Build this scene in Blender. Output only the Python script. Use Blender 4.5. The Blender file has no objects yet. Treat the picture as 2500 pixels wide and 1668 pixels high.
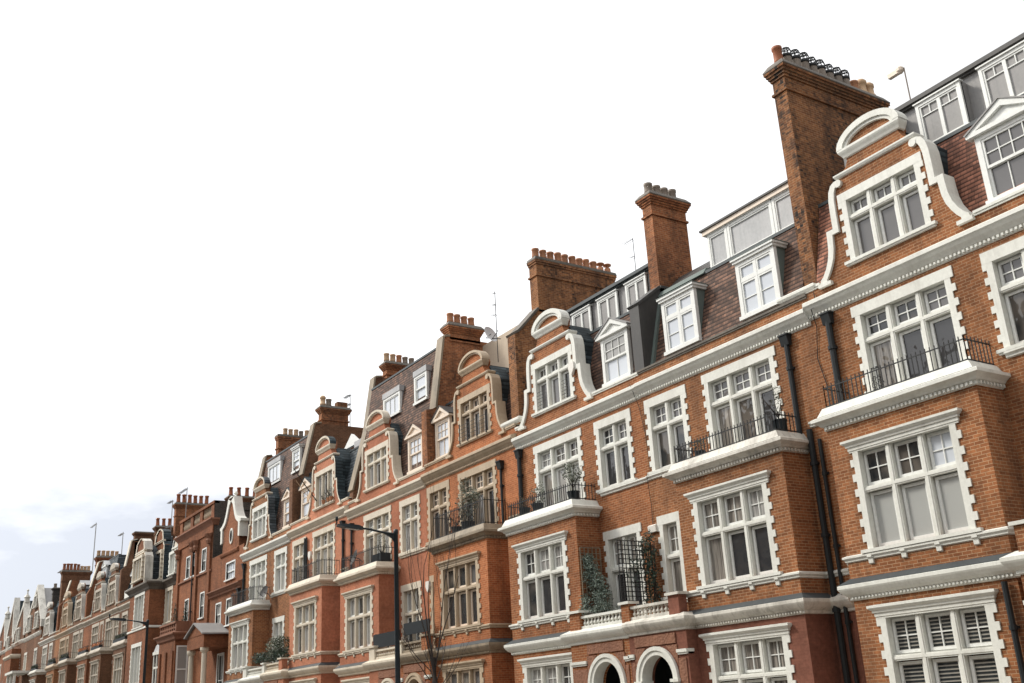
import bpy, math, random
from mathutils import Vector, Matrix
random.seed(11)
sc = bpy.context.scene
COL = sc.collection
R = math.radians

# ------------------------------------------------------------------ helpers
def lin(c):
    return c / 12.92 if c <= 0.04045 else ((c + 0.055) / 1.055) ** 2.4
def rgb(r, g, b):
    return (lin(r / 255), lin(g / 255), lin(b / 255), 1)

class MB:
    """collects faces and links them as ONE mesh object"""
    def __init__(s):
        s.v = []; s.f = []; s.m = []; s.c = 0
    def face(s, pts):
        n = len(s.v); s.v.extend(pts); s.f.append(tuple(range(n, n + len(pts)))); s.m.append(s.c)
    def faces(s, verts, faces):
        n = len(s.v); s.v.extend(verts)
        for f in faces:
            s.f.append(tuple(n + i for i in f)); s.m.append(s.c)
    def box(s, x0, x1, y0, y1, z0, z1):
        if x0 > x1: x0, x1 = x1, x0
        if y0 > y1: y0, y1 = y1, y0
        V = [(x0,y0,z0),(x1,y0,z0),(x1,y1,z0),(x0,y1,z0),(x0,y0,z1),(x1,y0,z1),(x1,y1,z1),(x0,y1,z1)]
        s.faces(V, [(0,1,5,4),(1,2,6,5),(2,3,7,6),(3,0,4,7),(4,5,6,7),(3,2,1,0)])
    def prism(s, poly, y0, y1):                     # polygon in x,z extruded along y
        n = len(poly)
        V = [(x, y0, z) for x, z in poly] + [(x, y1, z) for x, z in poly]
        s.faces(V, [tuple(range(n)), tuple(range(2*n-1, n-1, -1))] + [(i, i+n, (i+1)%n+n, (i+1)%n) for i in range(n)])
    def prism_x(s, poly, x0, x1):                   # polygon in y,z extruded along x
        n = len(poly)
        V = [(x0, y, z) for y, z in poly] + [(x1, y, z) for y, z in poly]
        s.faces(V, [tuple(range(n)), tuple(range(2*n-1, n-1, -1))] + [(i, i+n, (i+1)%n+n, (i+1)%n) for i in range(n)])
    def lathe(s, cx, cy, prof, n=12):
        V = []; F = []
        for r, z in prof:
            for i in range(n):
                a = 2*math.pi*i/n; V.append((cx + r*math.cos(a), cy + r*math.sin(a), z))
        k = len(prof)
        for j in range(k-1):
            for i in range(n):
                F.append((j*n+i, j*n+(i+1)%n, (j+1)*n+(i+1)%n, (j+1)*n+i))
        F.append(tuple(range(n-1, -1, -1))); F.append(tuple((k-1)*n+i for i in range(n)))
        s.faces(V, F)
    def disc_y(s, cx, cz, r, y0, y1, n=14, r2=0.0):
        s.prism([(cx + r*math.cos(2*math.pi*i/n), cz + r*math.sin(2*math.pi*i/n)) for i in range(n)], y0, y1)
    def tube(s, pts, r, n=6, r1=None):
        pts = [Vector(p) for p in pts]
        k = len(pts); V = []; F = []
        if r1 is None: r1 = r
        for j, p in enumerate(pts):
            d = (pts[min(j+1, k-1)] - pts[max(j-1, 0)])
            if d.length < 1e-9: d = Vector((0,0,1))
            d.normalize()
            a = d.cross(Vector((0,0,1)))
            if a.length < 1e-3: a = d.cross(Vector((1,0,0)))
            a.normalize(); b = d.cross(a)
            rr = r + (r1 - r) * j / max(1, k-1)
            for i in range(n):
                t = 2*math.pi*i/n
                V.append(tuple(p + a*math.cos(t)*rr + b*math.sin(t)*rr))
        for j in range(k-1):
            for i in range(n):
                F.append((j*n+i, j*n+(i+1)%n, (j+1)*n+(i+1)%n, (j+1)*n+i))
        F.append(tuple(range(n-1, -1, -1))); F.append(tuple((k-1)*n+i for i in range(n)))
        s.faces(V, F)
    def sweep(s, path, prof):                       # profile (out, z) along a plan path; out = to the street side
        n = len(path); P = [Vector((a, b)) for a, b in path]
        N = []
        for i in range(n-1):
            d = (P[i+1]-P[i]).normalized(); N.append(Vector((d.y, -d.x)))
        M = []
        for i in range(n):
            if i == 0: M.append(N[0])
            elif i == n-1: M.append(N[-1])
            else:
                a, b = N[i-1], N[i]; M.append((a+b)/(1+a.dot(b)))
        k = len(prof); V = []; F = []
        for i in range(n):
            for o, z in prof:
                V.append((P[i].x + M[i].x*o, P[i].y + M[i].y*o, z))
        for i in range(n-1):
            for j in range(k-1):
                F.append((i*k+j, i*k+j+1, (i+1)*k+j+1, (i+1)*k+j))
        F.append(tuple(range(k))); F.append(tuple((n-1)*k+j for j in range(k-1, -1, -1)))
        s.faces(V, F)
    def wall(s, xa, xb, za, zb, y, holes=(), depth=.25):   # front wall sheet with real window openings and reveals
        hs = [h for h in holes if h[0] < xb and h[1] > xa and h[2] < zb and h[3] > za]
        xs = sorted({xa, xb} | {min(max(v, xa), xb) for h in hs for v in h[:2]})
        zs = sorted({za, zb} | {min(max(v, za), zb) for h in hs for v in h[2:]})
        for i in range(len(xs)-1):
            for j in range(len(zs)-1):
                mx, mz = (xs[i]+xs[i+1])/2, (zs[j]+zs[j+1])/2
                if any(h[0] < mx < h[1] and h[2] < mz < h[3] for h in hs): continue
                s.face([(xs[i],y,zs[j]),(xs[i+1],y,zs[j]),(xs[i+1],y,zs[j+1]),(xs[i],y,zs[j+1])])
        for a, b, c, d in hs:
            c2, d2 = max(c, za), min(d, zb); Y = y + depth
            s.face([(a,y,c2),(a,Y,c2),(a,Y,d2),(a,y,d2)]); s.face([(b,y,c2),(b,Y,c2),(b,Y,d2),(b,y,d2)])
            if c >= za: s.face([(a,y,c),(b,y,c),(b,Y,c),(a,Y,c)])
            if d <= zb: s.face([(a,y,d),(b,y,d),(b,Y,d),(a,Y,d)])
    def side(s, x, y0, y1, z0, z1):
        s.face([(x,y0,z0),(x,y1,z0),(x,y1,z1),(x,y0,z1)])
    def build(s, name, mats, parent=None, smooth=False):
        if not s.f: return None
        if not isinstance(mats, (list, tuple)): mats = [mats]
        off = Vector((0,0,0)); p = parent
        while p is not None:
            off += p.location; p = p.parent
        me = bpy.data.meshes.new(name)
        me.from_pydata([(x-off.x, y-off.y, z-off.z) for x, y, z in s.v], [], s.f)
        for m in mats: me.materials.append(m)
        if len(mats) > 1: me.polygons.foreach_set('material_index', s.m)
        if smooth: me.polygons.foreach_set('use_smooth', [True]*len(me.polygons))
        me.update()
        o = bpy.data.objects.new(name, me); COL.objects.link(o)
        if parent is not None: o.parent = parent
        return o

def tag(o, label=None, cat=None, group=None, kind=None):
    if label: o['label'] = label
    if cat: o['category'] = cat
    if group: o['group'] = group
    if kind: o['kind'] = kind
    return o
def thing(name, label, cat, loc, group=None):
    o = bpy.data.objects.new(name, None); COL.objects.link(o); o.location = loc; o.empty_display_size = .3
    return tag(o, label, cat, group)
def copy_part(o, parent, loc):
    c = o.copy(); COL.objects.link(c); c.parent = parent; c.location = loc
    return c

# ------------------------------------------------------------------ materials
MAT = {}
def nodes(name):
    m = bpy.data.materials.new(name); m.use_nodes = True; nt = m.node_tree
    b = nt.nodes['Principled BSDF']; MAT[name] = m
    return m, nt, b
def N(nt, t, **k):
    n = nt.nodes.new(t)
    for a, v in k.items(): setattr(n, a, v)
    return n
def wallcoords(nt):
    """metres along the face and up, from world position"""
    g = N(nt, 'ShaderNodeNewGeometry'); sp = N(nt, 'ShaderNodeSeparateXYZ'); sn = N(nt, 'ShaderNodeSeparateXYZ')
    nt.links.new(g.outputs['Position'], sp.inputs[0]); nt.links.new(g.outputs['True Normal'], sn.inputs[0])
    ab = N(nt, 'ShaderNodeMath', operation='ABSOLUTE'); nt.links.new(sn.outputs[0], ab.inputs[0])
    gt = N(nt, 'ShaderNodeMath', operation='GREATER_THAN'); nt.links.new(ab.outputs[0], gt.inputs[0]); gt.inputs[1].default_value = .6
    mx = N(nt, 'ShaderNodeMix'); nt.links.new(gt.outputs[0], mx.inputs['Factor'])
    nt.links.new(sp.outputs[0], mx.inputs['A']); nt.links.new(sp.outputs[1], mx.inputs['B'])
    cb = N(nt, 'ShaderNodeCombineXYZ'); nt.links.new(mx.outputs['Result'], cb.inputs[0]); nt.links.new(sp.outputs[2], cb.inputs[1])
    return cb.outputs[0], g.outputs['Position']
def noise(nt, vec, scale, detail=4, rough=.6, stretch=None):
    if stretch:
        mp = N(nt, 'ShaderNodeMapping'); mp.inputs['Scale'].default_value = stretch
        nt.links.new(vec, mp.inputs[0]); vec = mp.outputs[0]
    n = N(nt, 'ShaderNodeTexNoise'); n.inputs['Scale'].default_value = scale; n.inputs['Detail'].default_value = detail
    n.inputs['Roughness'].default_value = rough; nt.links.new(vec, n.inputs['Vector'])
    return n.outputs['Fac']
def ramp(nt, fac, stops):
    r = N(nt, 'ShaderNodeValToRGB'); e = r.color_ramp.elements
    while len(e) < len(stops): e.new(.5)
    for i, (p, c) in enumerate(stops):
        e[i].position = p; e[i].color = c if len(c) == 4 else (*c, 1)
    nt.links.new(fac, r.inputs[0]); return r.outputs[0]
def mixc(nt, fac, a, b, mode='MIX'):
    m = N(nt, 'ShaderNodeMix', data_type='RGBA', blend_type=mode)
    for sock, v in (('Factor', fac), ('A', a), ('B', b)):
        i = [q for q in m.inputs if q.name == sock and (q.type == 'RGBA' or (sock == 'Factor' and q.type == 'VALUE'))][0]
        if hasattr(v, 'is_linked'): nt.links.new(v, i)
        else: i.default_value = v
    return [q for q in m.outputs if q.type == 'RGBA'][0]
def bump(nt, b, h, strength, dist=.01):
    n = N(nt, 'ShaderNodeBump'); n.inputs['Strength'].default_value = strength; n.inputs['Distance'].default_value = dist
    nt.links.new(h, n.inputs['Height']); nt.links.new(n.outputs[0], b.inputs['Normal'])
def G(v): return (v, v, v, 1)

def brick(name, c1, c2, mortar, soot=.35, patch=.0, sootcol=None, ms=.0075, burn=0.0):
    m, nt, b = nodes(name); uv, pos = wallcoords(nt)
    t = N(nt, 'ShaderNodeTexBrick'); nt.links.new(uv, t.inputs['Vector'])
    t.inputs['Color1'].default_value = c1; t.inputs['Color2'].default_value = c2; t.inputs['Mortar'].default_value = mortar
    t.inputs['Scale'].default_value = 1; t.inputs['Brick Width'].default_value = .215; t.inputs['Row Height'].default_value = .072
    t.inputs['Mortar Size'].default_value = ms; t.inputs['Mortar Smooth'].default_value = .3; t.inputs['Bias'].default_value = -.1
    col = t.outputs['Color']
    # broad tone drift, streaks of soot, patches of burnt bricks
    drift = ramp(nt, noise(nt, pos, .55, 5, .65), [(.28, G(.66)), (.5, G(.97)), (.74, G(1.2))])
    col = mixc(nt, 1.0, col, drift, 'MULTIPLY')
    big = ramp(nt, noise(nt, pos, .17, 3, .55), [(.32, G(.78)), (.62, G(1.1))]); col = mixc(nt, 1.0, col, big, 'MULTIPLY')
    streak = ramp(nt, noise(nt, pos, 1.3, 6, .7, (1, 1, .22)), [(.48, G(0)), (.72, G(1))])
    k = N(nt, 'ShaderNodeMath', operation='MULTIPLY'); nt.links.new(streak, k.inputs[0]); k.inputs[1].default_value = soot
    col = mixc(nt, k.outputs[0], col, sootcol or (.075, .04, .025, 1))
    if burn:
        bn = ramp(nt, noise(nt, pos, 1.3, 5, .65, (1, 1, .3)), [(.36, G(0)), (.74, G(1))])
        bm = N(nt, 'ShaderNodeMapping'); bm.inputs['Scale'].default_value = (1/.1075, 1/.072, 1); nt.links.new(uv, bm.inputs[0])
        w = N(nt, 'ShaderNodeTexWhiteNoise', noise_dimensions='2D'); fl = N(nt, 'ShaderNodeVectorMath', operation='FLOOR')
        nt.links.new(bm.outputs[0], fl.inputs[0]); nt.links.new(fl.outputs[0], w.inputs['Vector'])
        mm = N(nt, 'ShaderNodeMath', operation='MULTIPLY'); nt.links.new(bn, mm.inputs[0]); nt.links.new(w.outputs['Value'], mm.inputs[1])
        m2 = N(nt, 'ShaderNodeMath', operation='MULTIPLY'); nt.links.new(mm.outputs[0], m2.inputs[0]); m2.inputs[1].default_value = burn
        col = mixc(nt, m2.outputs[0], col, (.028, .024, .022, 1))
    fine = ramp(nt, noise(nt, pos, 9, 3, .6), [(.3, G(.82)), (.7, G(1.14))])
    col = mixc(nt, 1.0, col, fine, 'MULTIPLY')
    nt.links.new(col, b.inputs['Base Color']); b.inputs['Roughness'].default_value = .9
    b.inputs['Specular IOR Level'].default_value = .2
    inv = N(nt, 'ShaderNodeMath', operation='SUBTRACT'); inv.inputs[0].default_value = 1; nt.links.new(t.outputs['Fac'], inv.inputs[1])
    bump(nt, b, inv.outputs[0], .5, .012)
    return m
brick('brick_tan', rgb(158,103,67), rgb(124,78,51), rgb(176,142,110), soot=.65)
brick('brick_amber', rgb(166,104,67), rgb(134,79,50), rgb(180,144,110), soot=.55)
brick('brick_orange', rgb(174,107,69), rgb(148,86,54), rgb(180,134,99), soot=.5)
brick('brick_painted_salmon', rgb(194,132,104), rgb(188,126,98), rgb(186,124,96), soot=.16, ms=.004)
brick('brick_painted_terracotta', rgb(178,117,90), rgb(172,111,84), rgb(170,109,82), soot=.22, ms=.004)
brick('brick_painted_maroon', rgb(128,84,69), rgb(122,79,65), rgb(120,78,64), soot=.25, ms=.004)
brick('brick_red', rgb(144,92,63), rgb(120,74,51), rgb(142,102,78), soot=.55)
brick('brick_brown', rgb(120,84,62), rgb(98,67,49), rgb(138,110,88), soot=.6)
brick('brick_chimney', rgb(164,110,70), rgb(128,80,52), rgb(176,142,110), soot=.7, burn=1.5)
brick('brick_chimney_orange', rgb(174,112,74), rgb(142,86,57), rgb(180,142,110), soot=.55, burn=1.1)
brick('brick_black', rgb(78,74,70), rgb(58,56,54), rgb(112,106,98), soot=.4)

def stone(name, col, dirt, amt=.5, rough=.6, scale=1.6):
    m, nt, b = nodes(name); g = N(nt, 'ShaderNodeNewGeometry'); pos = g.outputs['Position']
    f = ramp(nt, noise(nt, pos, scale, 6, .7, (1, 1, .35)), [(.45, G(0)), (.78, G(1))])
    k = N(nt, 'ShaderNodeMath', operation='MULTIPLY'); nt.links.new(f, k.inputs[0]); k.inputs[1].default_value = amt
    c = mixc(nt, k.outputs[0], col, dirt)
    f3 = ramp(nt, noise(nt, pos, 7, 4, .7, (1, 1, .09)), [(.52, G(0)), (.8, G(1))])      # rain streaks
    k3 = N(nt, 'ShaderNodeMath', operation='MULTIPLY'); nt.links.new(f3, k3.inputs[0]); k3.inputs[1].default_value = amt*.8
    c = mixc(nt, k3.outputs[0], c, dirt)
    f2 = ramp(nt, noise(nt, pos, 14, 3, .6), [(.3, G(.93)), (.7, G(1.05))])
    c = mixc(nt, 1, c, f2, 'MULTIPLY')
    nt.links.new(c, b.inputs['Base Color']); b.inputs['Roughness'].default_value = rough
    b.inputs['Specular IOR Level'].default_value = .3
    bump(nt, b, noise(nt, pos, 30, 3), .12, .004)
    return m
stone('stone_white', rgb(222,222,214), rgb(146,140,128), .3)
stone('stone_weathered', rgb(214,210,200), rgb(118,112,102), .75)
stone('stone_cream', rgb(212,202,184), rgb(146,132,112), .4)
stone('stone_far', rgb(190,180,164), rgb(112,104,92), .7)
stone('stone_buff', rgb(184,166,142), rgb(124,110,92), .5)
stone('stone_dark', rgb(150,136,116), rgb(70,66,60), .8)
stone('stone_soot', rgb(104,96,86), rgb(44,44,44), .8)
stone('render_beige', rgb(190,174,154), rgb(140,128,112), .4)
stone('timber_white', rgb(226,227,223), rgb(190,184,174), .15, .4)
stone('timber_cream', rgb(228,212,194), rgb(180,164,146), .2, .45)
stone('lead', rgb(146,144,142), rgb(110,110,112), .7, .5, .8)
stone('lead_pale', rgb(176,176,176), rgb(136,140,142), .6, .5, 2)
stone('lead_dark', rgb(74,72,70), rgb(50,52,54), .6, .5)
stone('flashing', rgb(72,78,80), rgb(44,50,54), .6, .5)
stone('copper_green', rgb(104,114,110), rgb(84,102,96), .6, .6)
stone('iron_black', rgb(40,42,44), rgb(58,52,48), .3, .5)
stone('pipe_black', rgb(38,42,44), rgb(28,30,32), .5, .5)
stone('lamp_paint', rgb(36,44,48), rgb(28,32,36), .4, .35)
stone('terracotta', rgb(160,98,68), rgb(104,72,56), .7)
stone('pot_buff', rgb(200,168,134), rgb(130,106,84), .6)
stone('pot_grey', rgb(138,126,114), rgb(74,70,66), .7)
stone('pot_orange', rgb(178,124,90), rgb(120,86,66), .7)
stone('terracotta_relief', rgb(140,99,78), rgb(98,66,54), .7, .8, 3)
stone('dark_interior', rgb(38,42,44), rgb(26,30,32), .5, .9)
stone('plastic_white', rgb(226,222,214), rgb(190,184,176), .2, .4)
stone('dish_grey', rgb(214,214,214), rgb(160,160,160), .3, .4)
stone('asphalt', rgb(72,72,72), rgb(58,58,60), .6, .9)
stone('paving', rgb(150,144,136), rgb(110,106,100), .5, .85)
stone('kerb_granite', rgb(140,138,134), rgb(104,102,100), .5, .8)
stone('bark', rgb(70,62,57), rgb(46,44,43), .7, .9)
stone('planter_dark', rgb(40,46,50), rgb(28,34,38), .5, .6)
stone('fabric_screen', rgb(30,36,40), rgb(24,30,34), .5, .8)
# carved relief needs a strong bump
for nm in ('terracotta_relief',):
    nt = MAT[nm].node_tree; b = nt.nodes['Principled BSDF']; g = N(nt, 'ShaderNodeNewGeometry')
    vz = N(nt, 'ShaderNodeTexVoronoi', feature='SMOOTH_F1'); vz.inputs['Scale'].default_value = 17; nt.links.new(g.outputs['Position'], vz.inputs['Vector'])
    bump(nt, b, vz.outputs['Distance'], .7, .03)

def tiles(name, c1, c2, gap_shade, row=.105, wid=.17, burn=.5, dark=(.02,.018,.016,1), bs=.9):
    m, nt, b = nodes(name); uv, pos = wallcoords(nt)
    t = N(nt, 'ShaderNodeTexBrick'); nt.links.new(uv, t.inputs['Vector'])
    t.inputs['Color1'].default_value = c1; t.inputs['Color2'].default_value = c2; t.inputs['Mortar'].default_value = gap_shade
    t.inputs['Scale'].default_value = 1; t.inputs['Brick Width'].default_value = wid; t.inputs['Row Height'].default_value = row
    t.inputs['Mortar Size'].default_value = .02; t.inputs['Mortar Smooth'].default_value = .6
    t.inputs['Mortar Size'].default_value = .006
    wn = N(nt, 'ShaderNodeTexWhiteNoise', noise_dimensions='2D'); vm = N(nt, 'ShaderNodeMapping'); vm.inputs['Scale'].default_value = (1/wid, 1/row, 1)
    nt.links.new(uv, vm.inputs[0]); vf = N(nt, 'ShaderNodeVectorMath', operation='FLOOR'); nt.links.new(vm.outputs[0], vf.inputs[0]); nt.links.new(vf.outputs[0], wn.inputs['Vector'])
    odd = mixc(nt, 1, t.outputs['Color'], ramp(nt, wn.outputs['Value'], [(0, G(.55)), (.5, G(1)), (1, G(1.5))]), 'MULTIPLY')
    d = ramp(nt, noise(nt, pos, 1.4, 5, .7), [(.42, G(0)), (.7, G(1))])
    k = N(nt, 'ShaderNodeMath', operation='MULTIPLY'); nt.links.new(d, k.inputs[0]); k.inputs[1].default_value = burn
    c = mixc(nt, k.outputs[0], odd, dark)
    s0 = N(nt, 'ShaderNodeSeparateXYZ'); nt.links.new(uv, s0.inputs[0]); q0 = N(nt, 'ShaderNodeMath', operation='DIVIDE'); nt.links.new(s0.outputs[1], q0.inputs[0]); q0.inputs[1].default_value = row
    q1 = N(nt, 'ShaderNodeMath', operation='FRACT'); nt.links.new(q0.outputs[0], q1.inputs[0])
    c = mixc(nt, ramp(nt, q1.outputs[0], [(.08, G(.95)), (.5, G(0))]), c, gap_shade)      # joint line, with each course's shade painted fading up the tile
    nt.links.new(c, b.inputs['Base Color']); b.inputs['Roughness'].default_value = .8; b.inputs['Specular IOR Level'].default_value = .25
    sp = N(nt, 'ShaderNodeSeparateXYZ'); nt.links.new(uv, sp.inputs[0])
    fr = N(nt, 'ShaderNodeMath', operation='DIVIDE'); nt.links.new(sp.outputs[1], fr.inputs[0]); fr.inputs[1].default_value = row
    f2 = N(nt, 'ShaderNodeMath', operation='FRACT'); nt.links.new(fr.outputs[0], f2.inputs[0])
    iv = N(nt, 'ShaderNodeMath', operation='SUBTRACT'); iv.inputs[0].default_value = 1; nt.links.new(f2.outputs[0], iv.inputs[1])
    bump(nt, b, iv.outputs[0], bs, .03)
    return m
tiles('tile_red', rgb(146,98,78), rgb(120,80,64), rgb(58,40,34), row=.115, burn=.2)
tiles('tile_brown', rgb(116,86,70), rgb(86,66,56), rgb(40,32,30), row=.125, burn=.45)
tiles('slate', rgb(92,98,102), rgb(72,80,84), rgb(40,44,48), row=.16, wid=.26, burn=.4)
tiles('slate_dark', rgb(62,72,76), rgb(50,60,64), rgb(28,36,40), row=.16, wid=.26, burn=.3)

def glass(name, base, wob=.45, coat=1.0, pattern=None, alt=None, rough=.5):
    m, nt, b = nodes(name)
    g = N(nt, 'ShaderNodeNewGeometry'); pos = g.outputs['Position']
    if pattern == 'folds':
        c = ramp(nt, noise(nt, pos, 5, 3, .6, (4, 4, .15)), [(.35, alt), (.65, base)]); nt.links.new(c, b.inputs['Base Color'])
    elif pattern == 'slats':
        s = N(nt, 'ShaderNodeSeparateXYZ'); nt.links.new(pos, s.inputs[0])
        d = N(nt, 'ShaderNodeMath', operation='MULTIPLY'); nt.links.new(s.outputs[2], d.inputs[0]); d.inputs[1].default_value = 1/.075
        f = N(nt, 'ShaderNodeMath', operation='FRACT'); nt.links.new(d.outputs[0], f.inputs[0])
        c = ramp(nt, f.outputs[0], [(.25, alt), (.45, base)]); nt.links.new(c, b.inputs['Base Color'])
    elif pattern == 'half':
        c = ramp(nt, noise(nt, pos, 1.2, 2, .5), [(.42, alt), (.58, base)]); nt.links.new(c, b.inputs['Base Color'])
    else: b.inputs['Base Color'].default_value = base
    b.inputs['Roughness'].default_value = rough; b.inputs['Specular IOR Level'].default_value = 0
    b.inputs['Coat Weight'].default_value = coat; b.inputs['Coat Roughness'].default_value = .015; b.inputs['Coat IOR'].default_value = 1.52
    n = N(nt, 'ShaderNodeBump'); n.inputs['Strength'].default_value = wob; n.inputs['Distance'].default_value = .05
    nt.links.new(noise(nt, pos, 1.7, 2, .4), n.inputs['Height']); nt.links.new(n.outputs[0], b.inputs['Coat Normal'])
    return m
glass('glass_dark', rgb(52,52,54))
glass('glass_room', rgb(92,86,80), pattern='half', alt=rgb(44,46,48))
glass('glass_blind', rgb(150,149,146))
glass('glass_roller', rgb(168,169,166))
glass('glass_curtain', rgb(150,144,136), pattern='folds', alt=rgb(78,74,70))
glass('glass_net', rgb(176,174,170), pattern='folds', alt=rgb(124,122,120))
glass('glass_venetian', rgb(40,44,46), pattern='slats', alt=rgb(150,146,138))
glass('glass_grey', rgb(98,96,96))
glass('glass_painted_sky', rgb(196,201,208), wob=.1)  # pale base colour paints the sky's reflection into the pane

def leaf(name, c1, c2, rough=.6):
    m, nt, b = nodes(name); oi = N(nt, 'ShaderNodeNewGeometry')
    c = ramp(nt, oi.outputs['Random Per Island'], [(.1, c1), (.9, c2)])
    nt.links.new(c, b.inputs['Base Color']); b.inputs['Roughness'].default_value = rough
    return m
leaf('leaf_dark', rgb(34,52,46), rgb(62,82,64))
leaf('leaf_olive', rgb(72,80,70), rgb(126,132,116))
leaf('leaf_blue', rgb(56,70,62), rgb(150,164,152))
leaf('leaf_box', rgb(32,46,34), rgb(70,84,58))
leaf('leaf_autumn', rgb(96,84,60), rgb(140,112,76))
leaf('leaf_variegated', rgb(50,64,52), rgb(160,166,148))
leaf('flower_orange', rgb(196,112,70), rgb(226,160,110))

# ------------------------------------------------------------------ window builder
def sash_bars(fr, pn, xl, xr, zb, zt, y, cols=1, rows=1, fw=.055, bw=.024, gl=0, depth=.06):
    """a glazed frame: borders, glazing bars, one pane sheet behind"""
    fr.box(xl, xl+fw, y, y+depth, zb, zt); fr.box(xr-fw, xr, y, y+depth, zb, zt)
    fr.box(xl+fw, xr-fw, y+.002, y+depth, zt-fw, zt); fr.box(xl+fw, xr-fw, y+.002, y+depth, zb, zb+fw*1.15)
    for i in range(1, cols):
        x = xl+fw + (xr-xl-2*fw)*i/cols; fr.box(x-bw/2, x+bw/2, y+.012, y+depth-.01, zb+fw, zt-fw)
    for j in range(1, rows):
        z = zb+fw + (zt-zb-2*fw)*j/rows; fr.box(xl+fw, xr-fw, y+.014, y+depth-.01, z-bw/2, z+bw/2)
    pn.c = gl; yy = y + depth*.7
    pn.face([(xl+.01,yy,zb+.01),(xr-.01,yy,zb+.01),(xr-.01,yy,zt-.01),(xl+.01,yy,zt-.01)])

GL = ['glass_dark','glass_room','glass_blind','glass_roller','glass_curtain','glass_net','glass_venetian','glass_grey','glass_painted_sky']
def glist(): return [MAT[g] for g in GL]
def stone_window(root, xl, xr, zb, zt, y=0, n=3, tz=None, st='stone_white', lint=.25, hood=False, sill=True, brk=0,
                 up=(2,2), lo=(1,1), gl=None, tim='timber_white', mull=.13, jw=(.14,.235), teeth=True, low_gl=None, single=False, label=None):
    """stone surround with toothed quoins, mullions, transom and sill; timber frame and panes as sub-parts"""
    s = MB(); p = .03; i = .012; back = y+.24
    if lint: s.box(xl-jw[1]+.01, xr+jw[1]-.01, y-p-.003, back, zt-i, zt+lint)
    z = zb; k = 0; th = (zt-zb)/max(3, round((zt-zb)/.165))
    while z < zt-.02:
        w = jw[k % 2] if teeth else jw[0]
        z2 = min(z+th, zt-i)
        s.box(xl-w, xl+i, y-p, back, z, z2); s.box(xr-i, xr+w, y-p, back, z, z2); z += th; k += 1
    lw = (xr-xl-(n-1)*mull)/n
    for a in range(1, n):
        x = xl + a*lw + (a-1)*mull
        s.box(x, x+mull, y+.03, back, zb, zt-i)
        s.box(x+.03, x+mull-.03, y+.012, y+.03, zb, zt-i)
    if tz:
        s.box(xl+i, xr-i, y+.024, back-.003, tz-.06, tz+.06); s.box(xl+i, xr-i, y+.008, y+.024, tz-.03, tz+.03)
    if sill:
        s.box(xl-jw[1]-.05, xr+jw[1]+.05, y-.10, back, zb-.075, zb-.001); s.box(xl-jw[1]-.02, xr+jw[1]+.02, y-.07, y+.02, zb-.115, zb-.075)
    for b in range(brk):
        x = xl-.1 + (xr-xl+.2)*b/(brk-1)
        s.prism_x([(y, zb-.115), (y-.085, zb-.115), (y-.085, zb-.17), (y-.05, zb-.2), (y-.045, zb-.30), (y, zb-.32)], x-.06, x+.06)
    if hood:
        a, b = xl-.22, xr+.22
        s.sweep([(a, y+.05), (a, y-p), (b, y-p), (b, y+.05)], [(0, zt+.02), (.02, zt+.03), (.02, zt+.10), (.05, zt+.11), (.05, zt+.15), (.09, zt+.18), (.12, zt+.21), (.12, zt+.26), (0, zt+.28)])
    w = s.build('window', MAT[st], root)
    if label: w['label'] = label
    fr = MB(); pn = MB(); gl = gl or [0]*n*2; fy = y+.13
    for a in range(n):
        x0 = xl + a*(lw+mull) + .006; x1 = x0 + lw - .012
        if tz:
            sash_bars(fr, pn, x0+.03, x1-.03, tz+.085, zt-.045, fy, *up, gl=gl[a % len(gl)])
            sash_bars(fr, pn, x0+.03, x1-.03, zb+.03, tz-.085, fy, *lo, gl=gl[(a+n) % len(gl)], fw=.062)
            fr.box(x0, x1, fy+.035, fy+.1, tz+.05, tz+.086)
            fr.box(x0, x1, fy+.035, fy+.1, zb, zb+.032)
        else:
            sash_bars(fr, pn, x0+.03, x1-.03, zb+.03, zt-.045, fy, *lo, gl=gl[a % len(gl)])
        fr.box(x0, x0+.032, fy+.03, fy+.1, zb, zt); fr.box(x1-.032, x1, fy+.03, fy+.1, zb, zt)
        fr.box(x0+.032, x1-.032, fy+.033, fy+.1, zt-.047, zt-.006)
    fr.build('frame', MAT[tim], w); pn.build('pane', glist(), w)
    return w

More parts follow.
